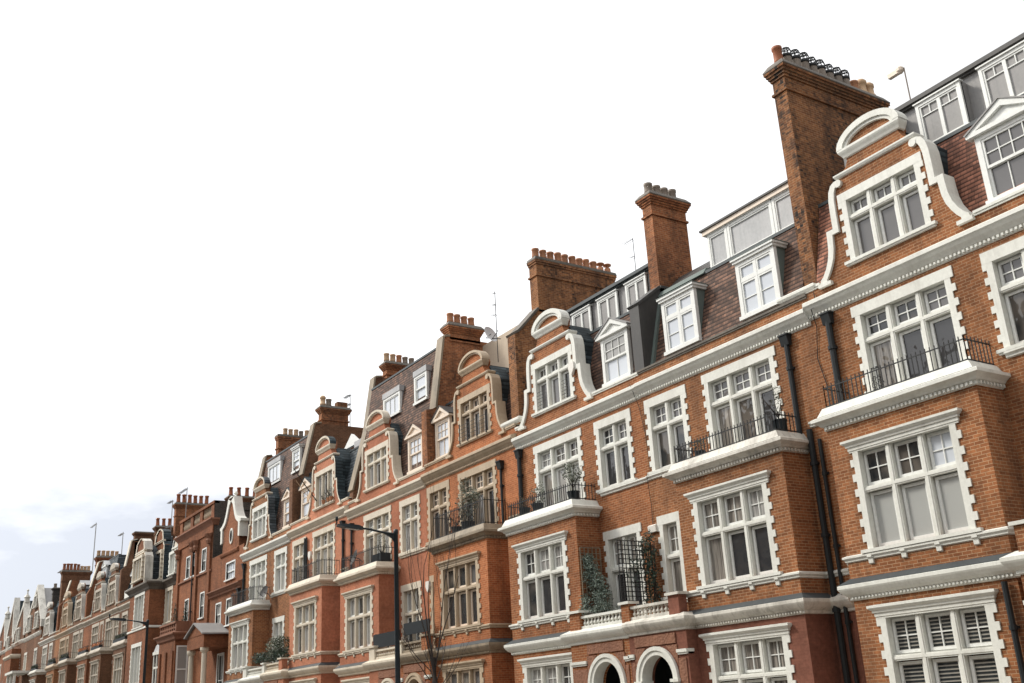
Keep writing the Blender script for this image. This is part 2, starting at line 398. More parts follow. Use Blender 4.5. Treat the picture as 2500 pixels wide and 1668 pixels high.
def dormer(root, cx, z0, z1, hw, y=.3, kind='pediment', cols=3, back=1.3, cheek='lead', tim='timber_white', gl=(8, 8), rows=2, label=None, apex=.5):
    """timber dormer standing in front of the mansard"""
    d = MB(); d.c = 0
    d.box(cx-hw, cx+hw, y+.1, y+back, z0, z1)
    d.c = 1
    fw = .11
    d.box(cx-hw-.02, cx-hw+fw, y, y+.12, z0, z1); d.box(cx+hw-fw, cx+hw+.02, y, y+.12, z0, z1)
    d.box(cx-hw+fw, cx+hw-fw, y+.002, y+.12, z1-fw, z1); d.box(cx-hw-.06, cx+hw+.06, y-.05, y+.12, z0-.07, z0+.04)
    if kind == 'pediment':
        e = .16
        d.box(cx-hw-e, cx+hw+e, y-.1, y+.14, z1, z1+.1)
        d.prism([(cx-hw-.05, z1+.1), (cx+hw+.05, z1+.1), (cx, z1+apex-.05)], y-.02, y+.1)
        for sgn in (-1, 1):
            d.c = 1
            a = (cx+sgn*(hw+e), z1+.1); b = (cx, z1+apex+.06)
            d.prism([a, (a[0]-sgn*.26, a[1]), (b[0], b[1]-.17), b], y-.1, y+.02)
            d.c = 0
            d.prism([(a[0]+sgn*.03, a[1]), (b[0], b[1]+.035), (b[0], b[1]+.002), (a[0], a[1]-.03)], y-.13, y+back+.5)
        d.c = 0
        d.prism([(cx-hw, z1+.1), (cx+hw, z1+.1), (cx, z1+apex-.05)], y+.1, y+back+.5)
    else:
        if kind == 'strip' or cols == 1 and cheek == 'lead_pale':
            d.c = 0; d.box(cx-hw-.05, cx+hw+.05, y-.03, y+back, z1, z1+.26)
        else:
            d.box(cx-hw-.06, cx+hw+.06, y-.06, y+back, z1, z1+.08); d.box(cx-hw-.1, cx+hw+.1, y-.1, y+back, z1+.08, z1+.14)
            d.c = 0; d.box(cx-hw-.11, cx+hw+.11, y-.11, y+back, z1+.14, z1+.165)
    o = d.build('dormer', [MAT[cheek], MAT[tim]], root)
    if label: o['label'] = label
    fr = MB(); pn = MB(); xl, xr = cx-hw+fw, cx+hw-fw; zb, zt = z0+.04, z1-fw
    if kind == 'strip':
        sash_bars(fr, pn, xl, xr, zb, zt, y+.02, cols, 1, gl=gl[0], fw=.04)
    elif kind == 'casement':
        zm = zb + (zt-zb)*.69; m = cx
        for (a, b) in ((xl, m-.035), (m+.035, xr)):
            sash_bars(fr, pn, a, b, zm+.035, zt, y+.02, 1, 1, gl=gl[0]); sash_bars(fr, pn, a, b, zb, zm-.035, y+.02, 1, 2, gl=gl[1])
        fr.box(m-.035, m+.035, y+.012, y+.1, zb, zt); fr.box(xl, m-.035, y+.014, y+.1, zm-.035, zm+.035); fr.box(m+.035, xr, y+.014, y+.1, zm-.035, zm+.035)
    else:
        zm = zb + (zt-zb)*.52
        sash_bars(fr, pn, xl, xr, zm-.02, zt, y+.02, cols, rows, gl=gl[0]); sash_bars(fr, pn, xl, xr, zb, zm+.03, y+.055, max(1, cols-1), 1, gl=gl[1])
    fr.build('frame', MAT[tim], o); pn.build('pane', glist(), o)
    return o

def box_windows(root, spans, z0, z1, y, st='timber_white', depth=.35, cheek='lead_pale', lights=2, gl=(8,), bars=(1, 1), top=.0, extra=None):
    """upright roof-storey windows, each its own part"""
    for k, (a, b) in enumerate(spans):
        d = MB(); d.c = 0; d.box(a, b, y+.06, y+depth, z0, z1); d.c = 1
        fw = .085
        d.box(a, a+fw, y, y+.1, z0, z1); d.box(b-fw, b, y, y+.1, z0, z1); d.box(a+fw, b-fw, y+.002, y+.1, z1-fw, z1); d.box(a-.04, b+.04, y-.03, y+.1, z0-.05, z0+fw*.8)
        d.box(a-.03, b+.03, y-.04, y+.12, z1, z1+.035)
        w = d.build('window', [MAT[cheek], MAT[st]], root); fr = MB(); pn = MB()
        wd = (b-a-2*fw)/lights
        for i in range(lights):
            x0 = a+fw+i*wd; g = gl[(k+i) % len(gl)]
            if bars == 'tee':
                h = z0+fw + (z1-z0-2*fw)*.74
                sash_bars(fr, pn, x0, x0+wd, z0+fw*.8, z1-fw, y+.02, 1, 1, gl=g, fw=.045)
                fr.box(x0+.045, x0+wd-.045, y+.03, y+.07, h-.012, h+.012); fr.box(x0+wd/2-.012, x0+wd/2+.012, y+.032, y+.07, h+.012, z1-fw-.04)
            else: sash_bars(fr, pn, x0, x0+wd, z0+fw*.8, z1-fw, y+.02, *bars, gl=g, fw=.045)
        fr.build('frame', MAT[st], w); pn.build('pane', glist(), w)

# ------------------------------------------------------------------ chimneys
POTS = {}
def pot_mesh(kind):
    b = MB(); h = MB()
    if kind == 'tall':
        b.lathe(0, 0, [(.15,0),(.135,.1),(.125,.42),(.15,.44),(.15,.52),(.11,.53)], 14); m = ['terracotta']
    elif kind == 'orange':
        b.lathe(0, 0, [(.15,0),(.145,.08),(.13,.28),(.15,.30),(.15,.36),(.11,.37)], 14); m = ['pot_orange']
    elif kind == 'buff':
        b.lathe(0, 0, [(.15,0),(.145,.08),(.13,.28),(.15,.30),(.15,.36),(.11,.37)], 14); m = ['pot_buff']
    elif kind == 'grey':
        b.lathe(0, 0, [(.15,0),(.14,.06),(.135,.22),(.15,.24),(.15,.31),(.11,.32)], 14); m = ['pot_grey']
    elif kind == 'red':
        b.lathe(0, 0, [(.16,0),(.14,.08),(.12,.42),(.15,.44),(.15,.52),(.1,.53)], 12); m = ['terracotta']
    elif kind == 'capped':
        b.lathe(0, 0, [(.15,0),(.14,.06),(.13,.2),(.07,.22),(.07,.3),(.17,.32),(.17,.36),(.03,.4)], 14); m = ['pot_orange']
    elif kind == 'buff_tall':
        b.lathe(0, 0, [(.17,0),(.17,.1),(.14,.12),(.14,.34),(.17,.36),(.17,.44),(.11,.5),(.04,.53)], 14); m = ['pot_buff']
    elif kind == 'cowl':                             # pot with a wire basket cowl
        b.lathe(0, 0, [(.15,0),(.14,.08),(.145,.13),(.135,.16),(.14,.22),(.12,.26)], 14)
        b.c = 1
        b.lathe(0, 0, [(.155,.24),(.155,.30),(.12,.30)], 14)
        for k in range(8):
            a = math.pi*2*k/8
            b.tube([(.145*math.cos(a), .145*math.sin(a), .28), (.15*math.cos(a), .15*math.sin(a), .36), (.11*math.cos(a), .11*math.sin(a), .45), (.02*math.cos(a), .02*math.sin(a), .48)], .013, 4)
        for r, z in ((.15,.36), (.11,.445)):
            b.tube([(r*math.cos(2*math.pi*k/12), r*math.sin(2*math.pi*k/12), z) for k in range(13)], .011, 4)
        m = ['pot_grey', 'iron_black']
    me = bpy.data.meshes.new('chimney_pot')
    me.from_pydata(b.v, [], b.f)
    for q in m: me.materials.append(MAT[q])
    me.polygons.foreach_set('material_index', b.m)
    me.polygons.foreach_set('use_smooth', [True]*len(me.polygons)); me.update()
    return me
def chimney(root, x0, x1, y0, y1, zb, zstr, z0, z1, pots, mat='brick_chimney', proj=.15, steps=4, lip=True, label=None):
    m = MB()
    m.box(x0, x1, y0, y1, zb, z0)
    m.box(x0-.05, x1+.05, y0-.05, y1+.05, zstr, zstr+.07)
    m.c = 1
    for k in range(steps):
        e = proj*(k+1)/steps; h = (z1-z0)*.6/steps
        m.c = 0
        m.box(x0-e, x1+e, y0-e, y1+e, z0+h*k, z0+h*(k+1))
    zt = z0+(z1-z0)*.6; z1 = max(zt+.1, z1)
    m.c = 1
    a = [(x0-proj*1.08, y0-proj*1.08), (x1+proj*1.08, y0-proj*1.08), (x1+proj*1.08, y1+proj*1.08), (x0-proj*1.08, y1+proj*1.08)]
    t = [(x0-.04, y0-.04), (x1+.04, y0-.04), (x1+.04, y1+.04), (x0-.04, y1+.04)]
    m.faces([(x, y, zt) for x, y in a] + [(x, y, zt+.035) for x, y in a] + [(x, y, z1) for x, y in t],
            [(3,2,1,0)] + [(i, (i+1)%4, (i+1)%4+4, i+4) for i in range(4)] + [(i+4, (i+1)%4+4, (i+1)%4+8, i+8) for i in range(4)] + [(8,9,10,11)])
    o = m.build('chimney', [MAT[mat], MAT['stone_soot']], root)
    if label: o['label'] = label
    off = root.location
    for y, kind, sc_ in pots:
        if kind not in POTS: POTS[kind] = pot_mesh(kind)
        q = bpy.data.objects.new('chimney_pot', POTS[kind]); COL.objects.link(q); q.parent = o
        hx = 1.45 if kind == 'cowl' else 1.12
        q.location = ((x0+x1)/2 - off.x + random.uniform(-.02, .02), y - off.y, z1 + .03 - off.z); q.scale = (sc_, sc_, sc_*hx*random.uniform(.95, 1.05))
        q.rotation_euler = (random.uniform(-.03, .03), random.uniform(-.03, .03), random.uniform(0, 3))
    return o
def spread(y0, y1, kinds, s=1.0):
    n = len(kinds); return [(y0 + (y1-y0)*(i/(n-1) if n > 1 else .5), k, s) for i, k in enumerate(kinds)]

def party_wall(root, x0, x1, poly, mat='brick_brown', cop='stone_buff', label=None, start=1, end=None):
    """wall between two roofs; poly in (y, z) from the street side upwards, last points behind"""
    m = MB(); m.prism_x(poly, x0, x1); o = m.build('party_wall', MAT[mat], root)
    if label: o['label'] = label
    c = MB(); e = .05
    pts = poly[start:end]
    for (ya, za), (yb, zb) in zip(pts[:-1], pts[1:]):
        d = Vector((yb-ya, zb-za)).normalized(); n = Vector((-d.y, d.x)) * .09
        c.prism_x([(ya, za), (yb, zb), (yb+n.x, zb+n.y), (ya+n.x, za+n.y)], x0-e, x1+e)
    c.build('coping', MAT[cop], o)
    return o

# ------------------------------------------------------------------ dutch gable
OUT = [(2.13,11.30),(2.12,11.42),(2.02,11.50),(1.90,11.66),(1.80,11.86),(1.74,12.1),(1.72,12.35),(1.71,12.60),(1.50,12.602),(1.50,13.0),(1.49,13.35),(1.45,13.58),(1.36,13.74),(1.24,13.80),(1.12,13.80)]
INN = [(1.93,11.30),(1.92,11.40),(1.83,11.50),(1.73,11.66),(1.63,11.86),(1.57,12.1),(1.55,12.35),(1.54,12.46),(1.33,12.464),(1.33,13.0),(1.32,13.32),(1.29,13.50),(1.24,13.62),(1.18,13.66),(1.10,13.68)]
def dutch_gable(root, cx, dz, bm, st, wst, gl, y=0, up=(2,1), lo=(1,1), n=3, tz=12.72, depth=.34, roof='slate_dark', side=None, tim='timber_white', wz=(11.6,13.2), ww=1.02, rb=2.2, wlabel=None, lunette=True, cw=1.0):
    Z = lambda z: z+dz
    inn = [(o[0]+(i[0]-o[0])*cw, o[1]+(i[1]-o[1])*cw) for o, i in zip(OUT, INN)]
    wx0, wx1, z0, z1 = cx-ww, cx+ww, Z(wz[0]), Z(wz[1])
    m = MB()
    prof = [(i if k else i+.1, max(z, 11.362)) for k, (i, z) in enumerate(inn)]
    prof = [(a+.04, z) for a, z in prof] + [(1.08,13.88),(.98,13.95),(.86,14.05),(.78,14.2),(.76,14.34),(.80,14.46),(.72,14.64),(.5,14.82),(.25,14.91),(0,14.93)]
    zs = sorted({Z(z) for _, z in prof} | {z0, z1})
    P = [(a, Z(z)) for a, z in prof]
    def hw(z):
        for (a, b), (c, d) in zip(P[:-1], P[1:]):
            if b <= z <= d: return a + (c-a)*((z-b)/(d-b) if d > b else 0)
        return P[-1][0]
    for a, b in zip(zs[:-1], zs[1:]):
        ha, hb = hw(a+1e-4), hw(b-1e-4)
        if a >= z0-1e-6 and b <= z1+1e-6:
            m.face([(cx-ha,y,a),(wx0,y,a),(wx0,y,b),(cx-hb,y,b)]); m.face([(wx1,y,a),(cx+ha,y,a),(cx+hb,y,b),(wx1,y,b)])
        else: m.face([(cx-ha,y,a),(cx+ha,y,a),(cx+hb,y,b),(cx-hb,y,b)])
    for x in (wx0, wx1): m.face([(x,y,z0),(x,y+.3,z0),(x,y+.3,z1),(x,y,z1)])
    for z in (z0, z1): m.face([(wx0,y,z),(wx1,y,z),(wx1,y+.3,z),(wx0,y+.3,z)])
    # edge faces so the gable is a solid wall
    for a, b in zip(zs[:-1], zs[1:]):
        for s in (-1, 1): m.face([(cx+s*hw(a+1e-4),y,a),(cx+s*hw(a+1e-4),y+depth,a),(cx+s*hw(b-1e-4),y+depth,b),(cx+s*hw(b-1e-4),y,b)])
    o = m.build('gable', MAT[bm], root)
    c = MB(); f = y-.07; bk = y+depth
    for s in (-1, 1):
        for i in range(len(OUT)-1):
            a, b = OUT[i], OUT[i+1]; ai, bi = inn[i], inn[i+1]
            X = lambda q: cx+s*q
            c.c = 0
            c.face([(X(a[0]),f,Z(a[1])),(X(ai[0]),f,Z(ai[1])),(X(bi[0]),f,Z(bi[1])),(X(b[0]),f,Z(b[1]))])
            c.face([(X(ai[0]),f,Z(ai[1])),(X(ai[0]),y+.01,Z(ai[1])),(X(bi[0]),y+.01,Z(bi[1])),(X(bi[0]),f,Z(bi[1]))])
            c.c = 1
            c.face([(X(a[0]),f,Z(a[1])),(X(b[0]),f,Z(b[1])),(X(b[0]),bk,Z(b[1])),(X(a[0]),bk,Z(a[1]))])
        c.c = 0
        c.disc_y(cx+s*1.12, Z(13.70), .10, f-.012, y+.2)
        c.box(cx+s*1.80, cx+s*2.2, y-.1, y+.3, Z(11.24), Z(11.33))
    c.c = 0
    c.sweep([(cx-1.14, bk-.05), (cx-1.14, y), (cx+1.14, y), (cx+1.14, bk-.05)], [(0,Z(13.83)),(.05,Z(13.85)),(.08,Z(13.90)),(.08,Z(13.94)),(0,Z(13.98))])
    c.sweep([(cx-.80, y+.2), (cx-.80, y), (cx+.80, y), (cx+.80, y+.2)], [(0,Z(14.26)),(.04,Z(14.28)),(.07,Z(14.34)),(.11,Z(14.40)),(.13,Z(14.44)),(.13,Z(14.50)),(0,Z(14.51))])
    # segmental pediment: two stepped arch bands
    for r0, r1, yy, h0, h1, pb in (((.95-.18*cw,.95,y-.13,.56-.16*cw,.56,y+.22), (.93-.26*cw,.96-.18*cw,y-.08,.54-.22*cw,.57-.155*cw,y+.1)) if lunette else ((.02,.95,y-.1,.01,.45,y+.2),)):
        k = 18
        for i in range(k):
            t0, t1 = math.pi*i/k, math.pi*(i+1)/k
            q = lambda rr, hh, t: (cx+math.cos(t)*rr, Z(14.49)+math.sin(t)*hh)
            a, b, ai, bi = q(r1,h1,t0), q(r1,h1,t1), q(r0,h0,t0), q(r0,h0,t1)
            c.c = 0
            c.face([(a[0],yy,a[1]),(b[0],yy,b[1]),(bi[0],yy,bi[1]),(ai[0],yy,ai[1])])
            c.face([(ai[0],yy,ai[1]),(bi[0],yy,bi[1]),(bi[0],y+.01,bi[1]),(ai[0],y+.01,ai[1])])
            c.c = 1
            c.face([(a[0],yy,a[1]),(a[0],pb,a[1]),(b[0],pb,b[1]),(b[0],yy,b[1])])
    c.build('coping', [MAT[st], MAT[side or st]], o)
    r = MB()
    r.prism([(cx-1.36,Z(11.4)),(cx+1.36,Z(11.4)),(cx+1.36,Z(13.62)),(cx+.7,Z(14.35)),(cx-.7,Z(14.35)),(cx-1.36,Z(13.62))], y+depth-.06, y+rb)
    r.build('gable_roof', MAT[roof], root)
    stone_window(root, wx0, wx1, z0, z1, y, n=n, tz=Z(tz) if tz else None, st=wst, lint=.22, up=up, lo=lo, gl=gl, tim=tim, label=wlabel)
    return o

# ------------------------------------------------------------------ shared facade pieces
def railing(parent, path, z0, z1, step=.115, spikes=.07, th=.009, ornate=False, bottom=True):
    m = MB()
    for (xa, ya), (xb, yb) in zip(path[:-1], path[1:]):
        L = math.hypot(xb-xa, yb-ya); n = max(1, int(L/step)); hx = abs(xb-xa) > abs(yb-ya)
        t = .012
        for z in ((z1-.014, z0+.05) if bottom else (z1-.014,)):
            if hx: m.box(xa, xb, ya-t, ya+t, z-.012, z+.012)
            else: m.box(xa-t, xa+t, ya, yb, z-.0125, z+.0125)
        for i in range(n+1):
            x = xa+(xb-xa)*i/n; y = ya+(yb-ya)*i/n
            zt = z1+spikes*(1 if i % 2 == 0 or not ornate else .3)
            m.box(x-th, x+th, y-th, y+th, z0, zt)
            if ornate and i % 6 == 3:
                for sg in (-1, 1):
                    for zc, r in ((z0+.16, .07), (z0+.32, .055), (z1+.05, .04)):
                        dx, dy = (sg, 0) if hx else (0, sg)
                        m.tube([(x+dx*(r+r*math.cos(q)*.9), y+dy*(r+r*math.cos(q)*.9), zc+r*math.sin(q)) for q in [k*.7 for k in range(9)]], .009, 4)
    return m.build('railing', MAT['iron_black'], parent)

def hopper_pipe(root, x, y, ztop, zbot, r=.055, hop=True, mat='pipe_black'):
    m = MB(); m.tube([(x, y, ztop), (x, y, zbot)], r, 8)
    z = ztop-.9
    while z > zbot: m.tube([(x, y, z), (x, y, z+.09)], r*1.35, 8); m.box(x-.09, x+.09, y+.01, y+r+.02, z+.02, z+.07); z -= 1.75
    if hop: m.prism_x([(y-.12, ztop+.02), (y+.08, ztop+.02), (y+.05, ztop-.24), (y-.06, ztop-.24)], x-.13, x+.13); m.box(x-.15, x+.15, y-.14, y+.08, ztop+.02, ztop+.06)
    return m.build('downpipe', MAT[mat], root)

def dentils(m, xa, xb, y, z0, z1, step=.105, w=.055, d=.05):
    n = int((xb-xa)/step)
    for i in range(n): x = xa+(i+.5)*(xb-xa)/n; m.box(x-w/2, x+w/2, y-d, y+.02, z0, z1)
def dentils_side(m, x, s, ya, yb, z0, z1, step=.105, w=.055, d=.05):
    n = int(abs(yb-ya)/step)
    for i in range(n): y = ya+(i+.5)*(yb-ya)/n; m.box(x-.02*s, x+d*s, y-w/2, y+w/2, z0, z1)

def balusters(m, xa, xb, y, z0, z1, step=.155):
    n = max(2, int((xb-xa)/step)); h = z1-z0
    for i in range(n):
        x = xa+(i+.5)*(xb-xa)/n
        m.lathe(x, y, [(.05,z0),(.05,z0+.05*h),(.03,z0+.1*h),(.06,z0+.3*h),(.045,z0+.5*h),(.026,z0+.62*h),(.03,z0+.85*h),(.05,z0+.9*h),(.05,z1)], 8)

def porch_half(root, xa, xb, ac, dz, pm, am, y=-1.25, capm='stone_white', relief='terracotta_relief'):
    """half of the shared double porch: pier, arch, dark panels painted for the shade inside"""
    Z = lambda z: z+dz; r = .64; sp = Z(2.36); top = Z(3.60)
    m = MB()
    m.face([(xa,y,0),(ac-r,y,0),(ac-r,y,top),(xa,y,top)]); m.face([(ac+r,y,0),(xb,y,0),(xb,y,top),(ac+r,y,top)])
    k = 18; A = [(ac-r*math.cos(math.pi*i/k), sp+r*math.sin(math.pi*i/k)) for i in range(k+1)]
    for (x0, z0), (x1, z1) in zip(A[:-1], A[1:]):
        m.face([(x0,y,z0),(x1,y,z1),(x1,y,top),(x0,y,top)])
        m.face([(x0,y,z0),(x1,y,z1),(x1,y+.4,z1),(x0,y+.4,z0)])
    for x in (ac-r, ac+r): m.face([(x,y,0),(x,y+.4,0),(x,y+.4,sp),(x,y,sp)])
    m.side(xa, y, 0, 0, top); m.side(xb, y, 0, 0, top)
    m.face([(xa,y,top),(xb,y,top),(xb,0,top),(xa,0,top)])
    o = m.build('porch', MAT[pm], root)
    d = MB(); d.box(xa+.02, xb-.02, -.14, -.02, 0, Z(3.5)); d.box(ac-r-.42, ac-r-.36, -.82, -.14, 0, Z(3.5)); d.box(ac-r-.36, xb-.02, -.82, -.14, Z(3.42), Z(3.5)); d.build('lobby_shade', MAT['dark_interior'], o)  # dark panels stand in for the shade inside the arch
    c = MB()
    for r0, r1, yy in ((r-.01, r+.13, y-.05), (r+.11, r+.21, y-.085)):
        for i in range(k):
            a0, a1 = math.pi*i/k, math.pi*(i+1)/k
            q = lambda rr, a: (ac-rr*math.cos(a), sp+rr*math.sin(a))
            p0, p1, p2, p3 = q(r0,a0), q(r0,a1), q(r1,a1), q(r1,a0)
            c.face([(p[0],yy,p[1]) for p in (p0,p1,p2,p3)])
            c.face([(p3[0],yy,p3[1]),(p2[0],yy,p2[1]),(p2[0],y+.01,p2[1]),(p3[0],y+.01,p3[1])])
            c.face([(p0[0],yy,p0[1]),(p1[0],yy,p1[1]),(p1[0],y+.3,p1[1]),(p0[0],y+.3,p0[1])])
    for x in (ac-r-.1, ac+r+.1):
        c.box(x-.16, x+.16, y-.12, y+.3, sp-.08, sp+.0); c.box(x-.12, x+.12, y-.06, y+.3, 0, sp-.08)
    c.build('arch', MAT[am], o)
    rl = MB(); rl.box(ac-r-.2, ac+r+.2, y-.035, y+.01, sp+r+.24, top-.1)
    for x0, x1 in ((xa+.08, ac-r-.25), (ac+r+.25, xb-.08)):
        if x1-x0 > .12: rl.box(x0, x1, y-.03, y+.01, .8, Z(2.85))
    for sgn in (-1, 1):
        rl.prism([(ac+sgn*(r+.23), sp+.35), (ac+sgn*(r+.23), sp+r+.2), (ac+sgn*.42, sp+r+.2), (ac+sgn*.66, sp+.62)], y-.03, y+.01)
    rl.build('carved_panel', MAT[relief], o)
    cp = MB()
    for x0, x1 in ((xa-.02, ac-r-.24), (ac+r+.24, xb+.02)):
        if x1-x0 > .1: cp = MB(); cp.box(x0, x1, y-.075, y+.2, Z(2.99), Z(3.07)); cp.box(x0+.02, x1-.02, y-.045, y+.2, Z(2.94), Z(2.99)); cp.build('capital', MAT[capm], o)
    return o

# ------------------------------------------------------------------ one terrace house
CORN_MAIN = [(0,10.56),(.03,10.58),(.03,10.66),(.07,10.68),(.10,10.72),(.16,10.78),(.20,10.84),(.24,10.88),(.24,10.97),(.20,11.0),(0,11.06)]
CORN_BALC = [(0,7.40),(.04,7.42),(.04,7.49),(.09,7.51),(.12,7.55),(.20,7.60),(.24,7.62),(.24,7.69),(.18,7.72),(0,7.74)]
CORN_ONE = [(0,3.54),(.05,3.56),(.05,3.62),(.09,3.64),(.15,3.69),(.20,3.76),(.22,3.80),(.22,3.87),(0,3.98)]
def shift(p, dz): return [(o, z+dz) for o, z in p]

def terrace_house(name, label, x0, x1, bc, s, dz, wall='brick_tan', gf=None, st='stone_white', bst=None, tim='timber_white', copst=None, copside=None, gable=True,
                  bay_gl=None, big_gl=None, w2_gl=None, gw_gl=None, gf_gl=None, first=None, rail=True, ornate=False, roof='tile_red', groof='slate_dark', detail=True, brk=4,
                  bay_up=(2,2), big_up=(2,2), pipes=(), porch=True, w2off=3.05, w2n=2, w2hw=.71, baylo=(1,1), group=None, gf_on=True, gn_tz=12.72, corn=None, boff=.2, cat='house', pier=None, cw=1.0):
    """bay and gable on one half (centre bc), plain wall with porch on the other (s = +1: to the right of the bay)"""
    Z = lambda z: z+dz
    bst = bst or st; corn = corn or st; gfm = gf or wall; copst = copst or st
    root = thing(name, label, cat, ((x0+x1)/2, 0, 0), group)
    bl, br = bc-1.97, bc+1.97
    w2c = bc+s*w2off
    H_big = (bc-1.19, bc+1.19, Z(7.98), Z(10.2)); H_w2 = (w2c-w2hw, w2c+w2hw, Z(8.22), Z(10.17))
    H_bay = (bc-1.20, bc+1.20, Z(4.58), Z(6.76)); H_gf = (bc-1.20, bc+1.20, Z(1.1), Z(3.12))
    f = first or dict(c=w2c, hw=.71, n=2)
    H_1 = (f['c']-f['hw'], f['c']+f['hw'], Z(f.get('z0', 4.2)), Z(f.get('z1', 6.64)))
    # walls
    m = MB(); m.c = 0
    m.wall(x0, x1, Z(3.7), Z(11.36), 0, [H_big, H_w2, H_1])
    m.wall(bl, br, Z(3.7), Z(7.5), -.9, [H_bay]); m.side(bl, -.9, 0, Z(3.7), Z(7.5)); m.side(br, -.9, 0, Z(3.7), Z(7.5))
    m.c = 1
    m.wall(x0, x1, 0, Z(3.7), 0, []); m.wall(bl, br, 0, Z(3.7), -.9, [H_gf]); m.side(bl, -.9, 0, 0, Z(3.7)); m.side(br, -.9, 0, 0, Z(3.7))
    m.c = 0
    m.side(x0, 0, 8, 0, Z(11.36)); m.side(x1, 0, 8, 0, Z(11.36))
    m.build('wall', [MAT[wall], MAT[gfm]], root)
    # dark rooms behind nothing; main cornice, parapet coping, strings
    c = MB(); c.sweep([(x0, 0), (x1, 0)], shift(CORN_MAIN, dz))
    if detail: dentils(c, x0, x1, -.03, Z(10.60), Z(10.66))
    c.build('cornice', MAT[corn], root)
    c = MB()
    ga, gb = (bc-2.2, bc+2.2) if gable else (x0, x0)
    for a, b in (((x0, ga), (gb, x1)) if gable else ((x0, x1),)):
        c = MB()
        if b-a > .1: c.box(a, b, -.06, .32, Z(11.36), Z(11.42)); c.box(a, b, -.035, .3, Z(11.31), Z(11.36))
        c.build('parapet_coping', MAT[copst if gable else 'stone_soot'], root)
    sc_ = MB(); SP = [(0,8.0),(.05,8.02),(.05,8.06),(.10,8.10),(.10,8.14),(0,8.18)]
    for a, b in ((x0, bl-.25), (br+.25, x1)):
        if b-a > .05: sc_ = MB(); sc_.sweep([(a, 0), (b, 0)], shift(SP, dz)); sc_.build('string_course', MAT[st], root)
    sc_ = MB()
    SS = [(0,4.36),(.04,4.38),(.04,4.41),(.08,4.45),(.08,4.49),(0,4.52)]
    sc_.sweep([(x0, 0), (bl, 0), (bl, -.9), (br, -.9), (br, 0), (x1, 0)] if s > 0 or True else [], shift(SS, dz))
    sc_.build('string_course', MAT[st], root)
    yp = -1.25
    c = MB()
    if porch:
        path = [(x0, 0), (bl, 0), (bl, -.9), (br-boff, -.9), (br-boff, yp), (x1, yp)] if s > 0 else [(x0, yp), (bl+boff, yp), (bl+boff, -.9), (br, -.9), (br, 0), (x1, 0)]
    else: path = [(x0, 0), (bl, 0), (bl, -.9), (br, -.9), (br, 0), (x1, 0)]
    c.c = 0
    c.sweep(path, shift(CORN_ONE, dz))
    if detail: dentils(c, bl, br, -.95, Z(3.575), Z(3.62), .09, .045, .035)
    c.c = 1
    c.sweep([(bl-.003, -.02), (bl-.003, -.903), (br+.003, -.903), (br+.003, -.02)], [(0, Z(3.985)), (.2, Z(3.885)), (.2, Z(3.892)), (0, Z(4.02))])
    c.build('storey_cornice', [MAT[bst], MAT['flashing']], root)
    # balcony on the bay
    b = MB(); b.sweep([(bl, 0), (bl, -.9), (br, -.9), (br, 0)], shift(CORN_BALC, dz))
    if detail:
        dentils(b, bl, br, -.94, Z(7.42), Z(7.485)); dentils_side(b, br+.04, 1, -.9, 0, Z(7.42), Z(7.485)); dentils_side(b, bl-.04, -1, -.9, 0, Z(7.42), Z(7.485))
    L0, L1 = bl+.02, br-.02
    b.faces([(L0-.12,-1.06,Z(7.735)),(L1+.12,-1.06,Z(7.735)),(L1+.12,0,Z(7.735)),(L0-.12,0,Z(7.735)),(L0,-.98,Z(7.93)),(L1,-.98,Z(7.93)),(L1,0,Z(7.93)),(L0,0,Z(7.93))], [(0,1,5,4),(1,2,6,5),(3,0,4,7),(4,5,6,7)])
    bo = b.build('balcony', MAT[bst], root)
    if rail: railing(bo, [(L0+.06, 0), (L0+.06, -.88), (L1-.06, -.88), (L1-.06, 0)], Z(7.93), Z(rail if rail is not True else 8.44), ornate=ornate, step=.115 if detail else .16)
    # windows
    D = dict(st=st, tim=tim)
    stone_window(root, *H_big, 0, 3, Z(9.53), up=big_up, gl=big_gl or [0,1,0,1,0,4], sill=False, **D)
    stone_window(root, *H_w2, 0, w2n, Z(9.49), up=big_up, gl=w2_gl or [1,0,0,1], **D)
    stone_window(root, *H_bay, -.9, 3, Z(5.88), hood=True, brk=brk if detail else 0, up=bay_up, lo=baylo, gl=bay_gl or [4,0,1,4,0,0], lint=.04, **D)
    stone_window(root, *H_1, 0, f['n'], Z(5.70), up=f.get('up', (2,2)), gl=f.get('gl', [4,4,0,4]), **D)
    if gf_on: stone_window(root, *H_gf, -.9, 3, Z(2.28), hood=True, gl=gf_gl or [4,4,4,0,1,4], lint=.04, up=bay_up, **D)
    if gable: dutch_gable(root, bc, dz, wall, copst, st, gw_gl or [7,7,7,7,7,7], roof=groof, side=copside, tim=tim, tz=gn_tz, lunette=detail, cw=cw)
    # porch half
    if porch:
        xa, xb = (br-boff, x1) if s > 0 else (x0, bl+boff); ac = (x1-1.1) if s > 0 else (x0+1.1)
        porch_half(root, xa, xb, ac, dz, gfm, st, relief='terracotta_relief')
        bal = MB(); bal.c = 0
        pa, pb = (xa+.1, xb) if s > 0 else (xa, xb-.1)
        e = .5
        y = yp+.08
        if s > 0: rng = (pa+e, pb-.17); piers = ((pa, pa+e), (pb-.17, pb+.17))
        else: rng = (pa+.17, pb-.42); piers = ((pb-.42, pb),)
        bal.box(*rng, y-.09, y+.09, Z(3.98), Z(4.05)); bal.box(*rng, y-.09, y+.09, Z(4.27), Z(4.34)); balusters(bal, *rng, y, Z(4.05), Z(4.27))
        bal.c = 1
        for a, b_ in piers: bal.box(a, b_, y-.14, y+.14, Z(3.9), Z(4.44))
        bal.c = 0
        for a, b_ in piers: bal.box(a-.06, b_+.06, y-.2, y+.2, Z(4.44), Z(4.51))
